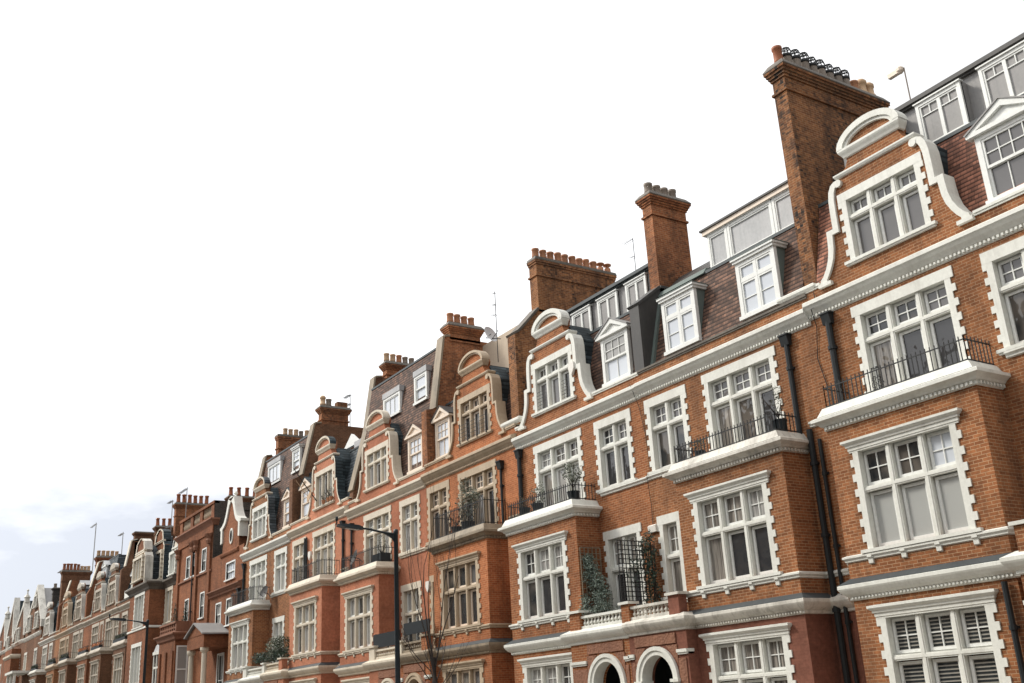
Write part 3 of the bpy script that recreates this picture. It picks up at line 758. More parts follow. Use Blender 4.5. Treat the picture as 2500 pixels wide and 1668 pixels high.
        bal.build('balustrade', [MAT[bst], MAT[pier or gfm]], root)
    for p in pipes: hopper_pipe(root, *p)
    return root

def mansard(root, x0, x1, dz, mat, top=13.95, y1=.98, y0=.3, flat=True, cap='flashing'):
    m = MB(); m.c = 0
    m.prism_x([(y0, 11.3+dz), (y1, top+dz), (y1+.3, top+.03+dz), (8, top+.03+dz), (8, 11.3+dz)], x0, x1)
    m.c = 1; m.box(x0, x1, y1-.03, y1+.22, top+dz, top+.09+dz)
    return m.build('roof', [MAT[mat], MAT[cap]], root)
def roof_box(root, x0, x1, z0, z1, y, mat='lead', fascia='lead_dark', over=.16, back=7):
    m = MB(); m.c = 0; m.box(x0, x1, y, back, z0, z1); m.c = 1
    m.box(x0-.03, x1+.03, y-over, back, z1, z1+.11); m.box(x0, x1, y-over*.6, y+.3, z1-.05, z1)
    return m.build('roof_storey', [MAT[mat], MAT[fascia]], root)

# ================================================================== the street
gnd = MB(); gnd.face([(-900,-900,0),(900,-900,0),(900,900,0),(-900,900,0)])
tag(gnd.build('ground', MAT['paving']), kind='structure')
rd = MB(); rd.face([(-400,-18.5,.006),(200,-18.5,.006),(200,-5.2,.006),(-400,-5.2,.006)])
tag(rd.build('road', MAT['asphalt']), kind='structure')
for nm, ya, yb in (('pavement', -5.05, -.02), ('pavement', -25, -18.65)):
    p = MB(); p.box(-400, 200, ya, yb, .002, .12); tag(p.build(nm, MAT['paving']), kind='structure')
for ya, yb in ((-5.2, -5.05), (-18.65, -18.5)):
    p = MB(); p.box(-400, 200, ya, yb, .002, .125); tag(p.build('kerb', MAT['kerb_granite']), kind='structure')

GRP = 'terrace houses along the street'
# ---- house at the right edge of the picture
A = terrace_house('terrace_house', 'nearest tan brick house with white trim, grey lead roof storey, at the right edge', -16.6, -8.9, -13.92, 1, .06, wall='brick_tan', group=GRP,
    bay_gl=[1,1,8,3,3,3], big_gl=[1,1,7,4,0,0], w2_gl=[7,7,1,1], gw_gl=[7]*6, gf_gl=[6]*6, rail=8.44, roof='tile_red', first=dict(c=-10.4, hw=.71, n=2, gl=[4,4,4,4], z0=4.6), boff=-.3,
    pipes=[(-16.0,-.09,10.55,7.2,.08,True),(-12.17,-1.0,3.55,0,.06,False)], w2off=3.06)
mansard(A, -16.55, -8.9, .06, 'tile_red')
roof_box(A, -15.75, -8.9, 14.02, 15.52, 1.3, 'lead')
box_windows(A, [(-14.95,-13.72),(-13.22,-11.96),(-11.46,-10.2)], 14.06, 15.3, 1.0, cheek='lead', gl=(2,), bars='tee')
dormer(A, -10.73, 11.68, 13.3, .78, .32, cols=4, gl=(7,7), cheek='lead', apex=.5)
# wrought scroll panel in the middle of the balcony railing
bal = [o for o in A.children if o.name.startswith('balcony')][0]
sp = MB()
for zc, rr in ((8.03,.07),(8.16,.085),(8.30,.07),(8.52,.05)):
    for sg in (-1, 1):
        cx = -14.3+sg*rr*1.05
        sp.tube([(cx+rr*(1-k*.045)*math.cos(k*.6), -.98+.1, zc+rr*(1-k*.045)*math.sin(k*.6)) for k in range(16)], .009, 4)
sp.build('scroll_panel', MAT['iron_black'], bal)

# ---- tan house without a gable, maroon painted ground storey
B = terrace_house('terrace_house', 'tan brick house without a gable, two flat dormers and maroon painted ground storey', -23.45, -16.6, -19.32, -1, -.06, wall='brick_tan', gf='brick_painted_maroon', gable=False, group=GRP,
    bay_gl=[4,4,5,4,0,0], big_gl=[7,7,7,4,1,0], w2_gl=[7,7,1,1], gf_gl=[4]*6, bst='stone_weathered', rail=8.38, first=dict(c=-22.7, hw=.31, n=1, up=(2,2), gl=[4,4], z0=4.6),
    pipes=[(-17.42,-.09,10.45,7.8,.07,True),(-17.1,-.09,7.9,0,.075,False),(-16.85,-.07,7.6,0,.05,False),(-21.75,-1.05,3.5,0,.05,False)])
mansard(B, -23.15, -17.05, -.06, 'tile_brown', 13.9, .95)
for c in (-18.48, -21.72): dormer(B, c, 11.66, 13.28, .72, .32, 'casement', cheek='copper_green', gl=(8,8), back=1.0)
rs = MB(); rs.c = 0; rs.box(-21.02, -17.06, 1.3, 6, 13.9, 15.18); rs.c = 1; rs.box(-21.2, -17.06, 1.05, 6, 15.3, 15.36); rs.c = 2; rs.box(-21.14, -17.06, 1.1, 6, 15.16, 15.3)
rs.c = 3; rs.prism_x([(.98,13.95),(1.9,14.75),(6,14.75),(6,13.9)], -23.15, -21.03); rs.c = 4; rs.prism_x([(.86,13.86),(1.0,14.06),(1.2,14.06),(1.2,13.86)], -23.2, -21.03)
rs.prism_x([(.24,11.4),(.9,13.9),(1.0,13.9),(.34,11.4)], -23.2, -23.05)
rs.build('roof_storey', [MAT['lead'], MAT['lead_dark'], MAT['timber_cream'], MAT['lead_dark'], MAT['copper_green']], B)
box_windows(B, [(-21.02,-20.17),(-20.15,-18.33),(-18.31,-17.1)], 14.0, 15.14, 1.18, st='timber_white', lights=1, gl=(8,))
party_wall(B, -23.62, -23.17, [(.02,11.3),(.02,13.45),(1.0,14.2),(6,14.2),(6,11.3)], 'lead_dark', 'lead_dark', end=4)
chimney(B, -23.62, -23.17, 1.0, 2.5, 14.0, 16.82, 17.22, 17.7, spread(1.15, 2.2, ['grey','grey','grey','grey']), 'brick_chimney_orange', label='slim orange brick chimney with four grey pots')
chimney(B, -17.05, -16.6, .5, 4.75, 11.3, 17.6, 18.05, 18.6, spread(.68, 4.55, ['tall']+['cowl']*8+['orange','buff_tall','buff_tall']), 'brick_chimney', label='tall sooty chimney slab with a row of cowled pots')
pc = MB(); pc.sweep([(-17.45,.3),(-17.45,0),(-16.35,0),(-16.35,.3)], [(0,11.36),(.05,11.4),(.09,11.46),(.09,11.52),(0,11.58)]); pc.build('parapet_coping', MAT['stone_white'], B)

# ---- tan house with white gable
C_ = terrace_house('terrace_house', 'amber brick house with bright white Dutch gable beside a pedimented dormer, topiary on balcony', -30.45, -23.45, -27.98, 1, -.08, wall='brick_amber', group=GRP,
    bay_gl=[1,5,5,1,0,0], big_gl=[2,1,1,4,5,2], w2_gl=[1,7,0,0], gw_gl=[1,1,1,7,7,0], gf_gl=[5,5,1,0,1,4], rail=8.42, first=dict(c=-24.9, hw=.7, n=2, gl=[4,4,0,0]),
    pipes=[(-30.2,-.1,10.4,0,.08,True)])
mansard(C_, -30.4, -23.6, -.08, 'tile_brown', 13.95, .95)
roof_box(C_, -28.6, -23.65, 13.98, 15.22, 1.3, 'lead', 'flashing', .2)
box_windows(C_, [(-28.2,-27.1),(-26.68,-25.57),(-25.1,-24.02)], 14.0, 15.08, 1.18, gl=(8,), cheek='lead')
dormer(C_, -24.86, 11.55, 13.1, .68, .3, cols=3, gl=(2,8), cheek='lead', apex=.48)
# window guard wires on the gable window
gw = MB()
for lx in (-28.68, -27.2):
    for k in range(6): gw.box(lx-.3, lx+.3, -.005, .004, 11.7-.08+k*.12, 11.71-.08+k*.12)
gw.build('window_guard', MAT['iron_black'], C_)

# ---- orange house with buff stone
D_ = terrace_house('terrace_house', 'orange brick house with unpainted buff stone trim and Dutch gable, olive trees on balcony', -37.4, -30.45, -33.3, -1, .1, wall='brick_orange', st='stone_buff', bst='stone_dark', copst='stone_buff', corn='stone_buff', cw=.6, group=GRP,
    bay_gl=[1,1,7,0,0,0], big_gl=[1]*3+[0,4,0], w2_gl=[1,1,0,0], gw_gl=[1,1,1,0,1,0], gf_gl=[7,4,7,0,0,1], bay_up=(1,1), rail=8.8, first=dict(c=-36.4, hw=.6, n=2, gl=[1,1,0,0], up=(1,1)),
    pipes=[(-31.5,-.07,10.3,0,.05,True)], tim='timber_cream')
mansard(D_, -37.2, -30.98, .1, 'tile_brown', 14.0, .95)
roof_box(D_, -32.6, -31.0, 14.05, 15.25, 1.5, 'lead_pale', 'lead_pale')
box_windows(D_, [(-32.4,-31.3)], 14.08, 15.2, 1.3, gl=(8,), cheek='lead_pale')
dormer(D_, -36.42, 11.68, 13.25, .6, .3, cols=3, gl=(8,8), cheek='lead_dark', apex=.5, tim='timber_cream')
party_wall(D_, -37.65, -37.2, [(0,11.4),(0,13.85),(.5,13.98),(.97,17.25),(1.25,17.3),(5.4,17.3),(5.4,11.4)], 'brick_chimney_orange', 'stone_dark', start=2, end=5)
chimney(D_, -37.65, -37.2, 1.25, 2.8, 17.2, 17.1, 17.5, 18.0, spread(1.4, 2.5, ['orange']*4, 1.05), 'brick_chimney_orange', label='corbelled orange chimney with four terracotta pots')
rb = MB(); rb.box(-37.6, -34.2, 2.9, 5.6, 14, 17.1); rb.build('roof_storey', MAT['render_beige'], D_)
party_wall(D_, -31.0, -30.5, [(.2,11.4),(.2,15.0),(.4,15.12),(1.38,16.2),(5.6,16.2),(5.6,11.4)], 'brick_chimney', 'stone_soot', start=1, end=4)
chimney(D_, -31.0, -30.5, 1.38, 5.25, 16.1, 17.6, 18.1, 18.42, spread(1.55, 5.1, ['orange']*9+['capped','capped']), 'brick_chimney', proj=.06, steps=2, label='long sooty chimney slab with orange clay pots')
gg = MB()                                           # iron window guard on the gable
for z in (11.75,11.9,12.05,12.2,12.35): gg.box(-34.3, -32.3, -.12, -.11, z, z+.015)
for x in (-34.3,-33.7,-33.0,-32.32): gg.box(x-.02, x+.02, -.13, -.1, 11.65, 12.45); gg.box(x-.015, x+.015, -.12, .1, 11.7, 11.72)
gg.build('window_guard', MAT['iron_black'], D_)
pc = MB(); pc.sweep([(-31.25,.3),(-31.25,0),(-30.2,0),(-30.2,.3)], [(0,11.5),(.05,11.54),(.09,11.6),(.09,11.68),(0,11.74)]); pc.build('parapet_coping', MAT['stone_white'], D_)

# ---- two houses painted salmon
E_ = terrace_house('terrace_house', 'salmon painted house with tall brown tiled mansard and cream Dutch gable, street lamp in front', -45.1, -37.4, -42.0, 1, .03, wall='brick_painted_terracotta', st='stone_cream', copst='stone_cream', cw=.6, group=GRP,
    bay_gl=[2,1,2,4,1,2], big_gl=[2,1,2,4,2,5], w2_gl=[2,1,5,5], gw_gl=[2,2,1,2,1,2], bay_up=(1,1), rail=8.55, first=dict(c=-38.85, hw=.68, n=2, gl=[2,1,1,0], up=(1,1)), w2off=3.15, pier='stone_cream',
    pipes=[(-44.6,-.08,10.3,0,.06,True)], tim='timber_white')
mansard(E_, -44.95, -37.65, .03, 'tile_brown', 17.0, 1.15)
dormer(E_, -38.85, 11.66, 13.15, .66, .3, cols=3, gl=(8,8), cheek='tile_brown', apex=.5, tim='timber_cream')
dormer(E_, -42.05, 14.95, 15.95, .85, .78, 'strip', cheek='lead_pale', gl=(8,8), back=.7)
dormer(E_, -39.12, 14.85, 16.1, .58, .76, 'sash', cols=1, rows=1, cheek='lead_pale', gl=(8,8), back=.7)
party_wall(E_, -45.35, -44.93, [(.1,11.3),(.17,12.0),(.95,15.0),(1.36,17.75),(1.7,17.8),(6,17.8),(6,11.3)], 'brick_brown', 'stone_dark', start=1, end=5)
chimney(E_, -45.45, -45.0, 2.0, 3.6, 17.6, 18.0, 18.3, 18.75, spread(2.1, 3.5, ['buff','buff','orange','grey','grey']), 'brick_chimney_orange', label='chimney with five mixed pots behind the mansard')

F_ = terrace_house('terrace_house', 'salmon painted house with slate sided gable and flagpole, joined to orange brick house', -52.5, -45.1, -48.05, -1, .3, wall='brick_painted_salmon', st='stone_cream', copst='stone_cream', copside='slate_dark', cw=.6, group=GRP,
    bay_gl=[2,2,1,1,2,2], big_gl=[2,1,1,5,5,5], w2_gl=[2,2,5,5], gw_gl=[2,1,2,1,2,2], bay_up=(1,1), rail=8.62, ornate=True, first=dict(c=-51.2, hw=.6, n=2, gl=[1]*4, up=(1,1)), w2off=3.2,
    pipes=[(-45.6,-.07,10.6,0,.06,True),(-50.25,-.09,10.6,0,.07,False),(-50.05,-.09,10.6,0,.05,False)], tim='timber_white', gn_tz=None)
mansard(F_, -52.4, -45.35, .3, 'slate', 14.1, .95)
dormer(F_, -51.2, 11.85, 13.4, .66, .3, cols=2, gl=(8,8), cheek='slate_dark', apex=.5, tim='timber_cream')
hb = MB(); hb.c = 0; hb.box(-47.6, -45.4, 1.4, 4, 14.4, 15.1); hb.c = 1; hb.prism([(-49.4,15.1),(-47.4,15.1),(-48.4,15.75)], 1.6, 1.75); hb.build('roof_storey', [MAT['lead_pale'], MAT['timber_white']], F_)
party_wall(F_, -52.85, -52.4, [(0,11.6),(0,14.1),(.6,14.4),(1.24,17.3),(1.6,17.35),(6,17.35),(6,11.6)], 'brick_brown', 'stone_dark', start=2, end=5)
chimney(F_, -52.95, -52.5, 1.65, 3.25, 16.8, 17.58, 18.0, 18.45, [(1.8,'buff_tall',1),(2.15,'grey',1.1)], 'brick_chimney_orange', label='ruddy chimney with two odd pots and a stub of brick')
st_ = MB(); st_.box(-52.93, -52.52, 2.6, 3.2, 18.4, 18.75); st_.build('brick_stub', MAT['brick_chimney'], F_)

# ---- orange brick with white windows
G_ = terrace_house('terrace_house', 'orange brick house with white windows and hedge planted on its porch balcony', -59.95, -52.5, -57.4, 1, .22, wall='brick_tan', st='stone_white', bst='stone_white', copst='stone_cream', copside='slate', cw=.6, group=GRP,
    bay_gl=[4,5,4,5,5,4], big_gl=[5,4,5,5,5,5], w2_gl=[5,5,5,5], gw_gl=[4,5,5,4,5,5], bay_up=(1,1), rail=8.62, ornate=True, first=dict(c=-54.0, hw=.65, n=2, gl=[5]*4, up=(1,1)), w2off=3.5,
    pipes=[(-59.6,-.08,10.6,0,.07,True)], gn_tz=12.72, pier='stone_white')
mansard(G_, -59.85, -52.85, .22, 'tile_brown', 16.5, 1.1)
dormer(G_, -53.75, 11.85, 13.35, .66, .3, cols=2, gl=(8,8), cheek='slate_dark', apex=.5, tim='timber_cream')
dormer(G_, -57.5, 15.0, 16.15, 1.0, .8, 'strip', cheek='lead_pale', gl=(8,8), back=.7)
dormer(G_, -54.0, 14.95, 16.2, .55, .78, 'sash', cols=2, cheek='lead_pale', gl=(8,8), back=.7)
party_wall(G_, -60.25, -59.82, [(.3,11.6),(.9,15.85),(1.16,17.15),(1.5,17.2),(6,17.2),(6,11.6)], 'brick_orange', 'stone_dark', start=0, end=4)
chimney(G_, -60.35, -59.9, 1.9, 3.85, 15.5, 17.72, 18.3, 18.65, spread(2.4, 3.8, ['buff','buff','buff','grey','buff']), 'brick_chimney_orange', proj=.07, steps=2, label='plain brown chimney with five stubby pots')

# ---- ogee gabled house
def flat_window(root, xl, xr, zb, zt, y, cols=1, rows=1, gl=(1,1), st='timber_white', tim='timber_white', sash=True, proud=.02, sill=True):
    s = MB(); w = .09
    s.box(xl-w, xl, y-proud, y+.2, zb, zt+w); s.box(xr, xr+w, y-proud, y+.2, zb, zt+w); s.box(xl, xr, y-proud-.003, y+.2, zt, zt+w)
    if sill: s.box(xl-.15, xr+.15, y-.1, y+.2, zb-.08, zb)
    o = s.build('window', MAT[st], root); fr = MB(); pn = MB(); zm = (zb+zt)/2
    if sash:
        sash_bars(fr, pn, xl, xr, zm-.03, zt, y+.06, cols, rows, gl=gl[0]); sash_bars(fr, pn, xl, xr, zb, zm+.03, y+.1, cols, rows, gl=gl[1])
    else: sash_bars(fr, pn, xl, xr, zb, zt, y+.08, cols, rows, gl=gl[0])
    fr.build('frame', MAT[tim], o); pn.build('pane', glist(), o)
    return o
H_ = thing('gabled_house', 'narrow red brick house with white ogee gable, oval niche and pillared porch', 'house', (-63, 0, 0), GRP)
m = MB(); hl = [(-63.05,-61.5,10.15,11.1),(-64.75,-63.85,7.7,8.9),(-62.72,-61.85,7.5,8.95),(-64.0,-62.9,3,5.9)]
m.wall(-66, -59.95, 0, 11.9, 0, hl); m.build('wall', MAT['brick_red'], H_)
g = MB()
og = [(1.55,11.9),(1.5,12.5),(1.5,13.4),(1.35,13.45),(1.05,13.65),(.8,13.95),(.62,14.3),(.5,14.65),(.42,15.0)]
V = [(-62.45-a, z) for a, z in og] + [(-62.45+a, z) for a, z in reversed(og)]
g.prism(V, 0, .5); go = g.build('gable', MAT['brick_red'], H_)
c = MB()
oo = [(1.78,12.45),(1.78,13.3),(1.95,13.34),(1.95,13.48),(1.6,13.55),(1.25,13.75),(1.0,14.05),(.8,14.4),(.66,14.75),(.55,15.06)]
ii = [(1.5,12.5),(1.5,13.3),(1.45,13.34),(1.35,13.4),(1.2,13.45),(.95,13.62),(.72,13.92),(.54,14.25),(.36,14.6),(.02,14.85)]
for s in (-1, 1):
    X = lambda q: -62.45+s*q
    for a, b, ai, bi in zip(oo[:-1], oo[1:], ii[:-1], ii[1:]):
        c.face([(X(a[0]),-.09,a[1]),(X(ai[0]),-.09,ai[1]),(X(bi[0]),-.09,bi[1]),(X(b[0]),-.09,b[1])]); c.face([(X(a[0]),-.09,a[1]),(X(b[0]),-.09,b[1]),(X(b[0]),.42,b[1]),(X(a[0]),.42,a[1])])
        c.face([(X(ai[0]),-.09,ai[1]),(X(ai[0]),.0,ai[1]),(X(bi[0]),.0,bi[1]),(X(bi[0]),-.09,bi[1])])
c.prism([(-63,15.06),(-61.9,15.06),(-62.45,15.16)], -.09, .42); c.lathe(-62.45, .2, [(.1,15.1),(.06,15.25),(.14,15.35),(.1,15.45),(.02,15.5)], 8)
c.build('coping', MAT['stone_white'], go)
ov = MB(); n = 20
for i in range(n):
    a0, a1 = 2*math.pi*i/n, 2*math.pi*(i+1)/n
    q = lambda r, a: (-62.3+r*.62*math.cos(a), 12.7+r*math.sin(a))
    p = [q(.36,a0), q(.36,a1), q(.48,a1), q(.48,a0)]
    ov.face([(x,-.06,z) for x, z in p]); ov.face([(p[3][0],-.06,p[3][1]),(p[2][0],-.06,p[2][1]),(p[2][0],.01,p[2][1]),(p[3][0],.01,p[3][1])])
ov.build('oval_frame', MAT['stone_white'], go)
od = MB(); od.prism([(-62.3+.22*math.cos(2*math.pi*i/n), 12.7+.36*math.sin(2*math.pi*i/n)) for i in range(n)], -.012, .1); od.build('niche', MAT['dark_interior'], go)
c = MB(); c.sweep([(-66,0),(-59.95,0)], [(0,9.35),(.06,9.4),(.1,9.5),(.2,9.6),(.3,9.68),(.3,9.74),(0,9.85)]); dentils(c, -66, -60, -.05, 9.4, 9.5, .2, .1, .08); c.build('cornice', MAT['terracotta_relief'], H_)
c = MB(); c.sweep([(-64.2,0),(-60.9,0)], [(0,11.6),(.08,11.66),(.12,11.76),(.12,11.82),(0,11.9)]); c.build('string_course', MAT['brick_red'], H_)
flat_window(H_, -63.05, -61.5, 10.15, 11.1, 0, 3, 1, (8,8))
flat_window(H_, -64.75, -63.85, 7.7, 8.9, 0, 2, 1, (5,5)); flat_window(H_, -62.72, -61.85, 7.5, 8.95, 0, 2, 1, (5,5))
p = MB(); p.c = 0; p.prism([(-65.4,6.95),(-62.0,6.95),(-63.7,7.6)], -1.5, -1.35); p.box(-65.35, -62.05, -1.48, 0, 6.25, 6.95); p.c = 1
for s in (-1, 1): p.prism([(-63.7,7.66),(-63.7,7.74),(-63.7+s*1.85,7.03),(-63.7+s*1.85,6.95)], -1.65, 0)
po = p.build('porch', [MAT['brick_red'], MAT['lead']], H_)
for x in (-65.0, -62.4):
    q = MB(); q.lathe(x, -1.3, [(.22,0),(.22,.2),(.17,.25),(.15,5.95),(.2,6.0),(.25,6.1),(.25,6.25)], 14); q.build('column', MAT['stone_cream'], po)
flat_window(H_, -64.0, -62.9, 3.0, 5.9, -.02, 2, 1, (0,0))
mansard(H_, -65.9, -60.25, .2, 'slate_dark', 13.2, 1.2)
hopper_pipe(H_, -60.4, -.08, 9.3, 0, .07, True)

# ---- flat fronted red house with balustrade
I_ = thing('flat_fronted_house', 'tall flat fronted red brick house with balustraded parapet and cone shrubs on its bay', 'house', (-70, 0, 0), GRP)
W3 = [(-71.66,-70.9,11.35,12.72),(-70.2,-69.6,11.35,12.72),(-68.15,-67.35,11.35,12.72),(-71.5,-70.75,8.5,9.9),(-68.1,-67.35,8.45,9.95)]
m = MB(); m.c = 0; m.wall(-73.8, -66, 0, 14.4, 0, W3); m.side(-73.8, 0, 8, 0, 15.6)
m.wall(-73.2, -69.4, 0, 7.3, -1.1, []); m.side(-73.2, -1.1, 0, 0, 7.3); m.side(-69.4, -1.1, 0, 0, 7.3)
m.c = 1; m.side(-66, 0, 6, 0, 15.6); m.face([(-73.8,.3,14.4),(-66,.3,14.4),(-66,.3,15.5),(-73.8,.3,15.5)]); m.face([(-73.8,.3,14.6),(-66,.3,14.6),(-66,8,14.6),(-73.8,8,14.6)])
m.build('wall', [MAT['brick_red'], MAT['brick_black']], I_)
pl = MB()
for x in (-73.4, -69.2, -66.4): pl.box(x-.22, x+.22, -.12, .05, 8.0, 13.2)
pl.box(-73.8, -66, -.07, .02, 13.55, 14.1); pl.build('pilaster', MAT['brick_red'], I_)
cp = MB()
for x in (-73.4, -70.0, -69.2, -66.4): cp.lathe(x, -.1, [(.2,12.9),(.25,13.1),(.2,13.2),(.32,13.4),(.36,13.5)], 8)
cp.build('capital', MAT['terracotta_relief'], I_)
c = MB(); c.sweep([(-73.8,.3),(-73.8,0),(-66,0),(-66,.3)], [(0,14.0),(.08,14.05),(.14,14.15),(.26,14.3),(.32,14.36),(.32,14.44),(0,14.5)])
c.sweep([(-73.8,0),(-66,0)], [(0,11.1),(.1,11.16),(.1,11.24),(0,11.3)]); c.sweep([(-73.3,0),(-73.3,-1.1),(-69.3,-1.1),(-69.3,0)], [(0,7.25),(.1,7.32),(.16,7.5),(.3,7.62),(.3,7.7),(0,7.76)]); c.build('cornice', MAT['terracotta_relief'], I_)
b = MB(); b.c = 0
b.box(-73.75, -66.05, .0, .26, 14.5, 14.72); b.box(-73.8, -66, -.05, .3, 15.42, 15.6)
for x in (-73.5, -71.0, -68.9, -66.4): b.box(x-.3, x+.3, .01, .25, 14.72, 15.42)
b.c = 1
for a, e in ((-73.2,-71.3),(-70.7,-69.2),(-68.6,-66.7)): balusters(b, a, e, .13, 14.72, 15.42, .22)
b.build('balustrade', [MAT['brick_red'], MAT['stone_buff']], I_)
b = MB()
for y, x0, x1 in ((-1.12,-73.2,-69.4),):
    b.box(x0, x1, y, y+.1, 7.76, 7.86); b.box(x0, x1, y-.04, y+.14, 8.3, 8.42)
    for i in range(9): x = x0+.15+i*(x1-x0-.3)/8; b.box(x-.05, x+.05, y+.02, y+.09, 7.86, 8.3); b.box(x-.2, x+.2, y+.03, y+.07, 8.0, 8.1)
b.box(-69.48, -69.36, -1.1, 0, 7.76, 8.42); b.build('balcony_parapet', MAT['terracotta_relief'], I_)
for w in W3: flat_window(I_, *w, 0, 1, 1, (5,1))
sw = MB()                                             # sash in the side of the bay
for a in (-.95, -.3): sw.box(-69.42, -69.36, a-.05, a+.05, 4.0, 6.9)
for z in (4.0, 5.45, 6.85): sw.box(-69.42, -69.35, -.95, -.3, z-.04, z+.05)
so = sw.build('window', MAT['timber_white'], I_); sg = MB(); sg.face([(-69.385,-.95,4),(-69.385,-.3,4),(-69.385,-.3,6.9),(-69.385,-.95,6.9)]); sg.build('pane', MAT['glass_blind'], so)
bp = MB()
for x in (-72.7, -71.3, -69.8): bp.box(x-.2, x+.2, -1.2, -1.05, 0, 6.6)
bp.build('bay_pilaster', MAT['brick_red'], I_)
chimney(I_, -66.5, -66.05, .95, 2.9, 13, 15.0, 15.6, 16.0, spread(1.1, 2.7, ['red']*4, .95), 'brick_brown', label='brown chimney with four red pots beside the side wall')
hopper_pipe(I_, -69.9, -.1, 13.4, 4, .05, False)

# ---- house with the deep corner bay
J_ = thing('bay_house', 'red brick house with deep square bay behind the farther street lamp', 'house', (-78, 0, 0), GRP)
Bw = [(-80.7,-78.25,8.95,11.15),(-80.7,-78.25,5.1,7.6)]; Rw = [(-76.4,-74.9,8.95,11.1)]
m = MB(); m.wall(-82.6, -73.8, 0, 11.6, 0, Rw); m.wall(-82.4, -76.8, 0, 11.6, -1.06, Bw); m.side(-76.8, -1.06, 0, 0, 11.6); m.side(-82.4, -1.06, 0, 0, 11.6); m.build('wall', MAT['brick_red'], J_)
c = MB(); pr = [(0,11.3),(.06,11.36),(.1,11.5),(.24,11.66),(.34,11.74),(.34,11.86),(0,12.0)]
c.sweep([(-82.4,0),(-82.4,-1.06),(-76.8,-1.06),(-76.8,0),(-73.8,0)], pr); dentils(c, -82.4, -76.8, -1.08, 11.38, 11.5, .2, .1, .08); c.build('cornice', MAT['stone_soot'], J_)
c = MB(); c.sweep([(-82.4,0),(-82.4,-1.06),(-76.8,-1.06),(-76.8,0),(-73.8,0)], [(0,8.7),(.06,8.72),(.06,8.82),(0,8.86)]); c.build('string_course', MAT['stone_white'], J_)
for w in Bw: stone_window(J_, *w, -1.06, 3, None, st='stone_white', lo=(1,3), gl=[5]*6, mull=.1)
stone_window(J_, *Rw[0], 0, 2, None, st='stone_cream', lo=(1,3), gl=[5]*4, mull=.1)
def small_gable(root, cx, hw, zb, zn, zt, y, wall, st, win=None, side='slate', roof='slate', depth=1.6, ped=.9, n=3):
    m = MB(); pts = [(cx-hw*.98,zb),(cx-hw*.95,zn-.3),(cx-hw*.72,zn),(cx-hw*.6,zt-ped),(cx-hw*.5,zt-.3),(cx,zt),(cx+hw*.5,zt-.3),(cx+hw*.6,zt-ped),(cx+hw*.72,zn),(cx+hw*.95,zn-.3),(cx+hw*.98,zb)]
    m.prism(pts, y, y+.35); o = m.build('gable', MAT[wall], root)
    c = MB(); ed = [(1.0,zb),(1.02,zb+.4),(.97,zn-.35),(.8,zn-.02),(.68,zn+.04),(.66,zt-ped-.05),(.76,zt-ped),(.62,zt-.25),(.3,zt),(0,zt+.08)]
    for s in (-1, 1):
        X = lambda q: cx+s*q*hw
        for (a, za), (b, zb_) in zip(ed[:-1], ed[1:]):
            i = .13
            c.c = 0; c.face([(X(a),y-.07,za),(X(max(0,a-i)),y-.07,za-.02),(X(max(0,b-i)),y-.07,zb_-.08),(X(b),y-.07,zb_)])
            c.c = 1 if side else 0
            c.face([(X(a),y-.07,za),(X(b),y-.07,zb_),(X(b),y+.5,zb_),(X(a),y+.5,za)])
    c.c = 0; c.box(cx-hw*.76, cx+hw*.76, y-.1, y+.1, zt-ped-.08, zt-ped+.04); c.box(cx-hw*.78, cx+hw*.78, y-.1, y+.1, zn-.02, zn+.08)
    c.build('coping', [MAT[st], MAT[side or st]], o)
    if roof:
        r = MB(); r.prism([(cx-hw*.72,zb),(cx+hw*.72,zb),(cx+hw*.72,zn-.3),(cx,zt-.4),(cx-hw*.72,zn-.3)], y+.3, y+depth); r.build('gable_roof', MAT[roof], root)
    if win: stone_window(root, *win, y-.19, n, None, st=st, lint=.18, sill=True, lo=(1,2), gl=[5]*6, mull=.09)
small_gable(J_, -80.05, 1.75, 11.9, 14.2, 15.3, -1.06, 'brick_red', 'stone_cream', (-81.2,-78.9,12.3,13.85), 'stone_weathered', 'slate')
small_gable(J_, -79.1, 1.65, 11.9, 14.9, 15.9, .02, 'brick_red', 'stone_cream', (-80.3,-77.9,12.2,14.1), 'slate_dark', 'slate', n=2)
small_gable(J_, -74.6, 1.0, 11.9, 13.9, 14.6, .02, 'stone_cream', 'stone_white', (-75.3,-74.0,12.1,13.5), 'slate_dark', 'slate', n=2)
mansard(J_, -82.6, -73.8, .4, 'slate_dark', 14.2, 1.4, .5)
chimney(J_, -78.6, -78.1, .8, 3.4, 12, 16.8, 17.4, 17.85, spread(1.0, 3.1, ['red']*6, 1.05), 'brick_chimney_orange', label='orange chimney with six tall red pots')
chimney(J_, -83.2, -82.7, .6, 2.3, 12, 16.2, 16.5, 16.9, spread(.75, 2.1, ['red']*4, 1.0), 'brick_brown', label='brown chimney with four red pots behind the gable')
wo = MB(); wo.c = 0; wo.box(-75.9, -74.3, -.75, 0, 3.9, 4.5); wo.box(-75.95, -74.25, -.8, 0, 6.75, 6.95); wo.c = 1; wo.prism_x([(-.75,6.95),(-.6,7.4),(-.2,7.75),(0,7.8),(0,6.95)], -75.9, -74.3)
for x in (-75.86, -75.1, -74.34): wo.c = 0; wo.box(x-.06, x+.06, -.74, -.64, 4.5, 6.75)
wo.box(-75.9, -74.3, -.73, -.65, 5.85, 5.98); wo.box(-74.38, -74.3, -.7, 0, 4.5, 4.6)
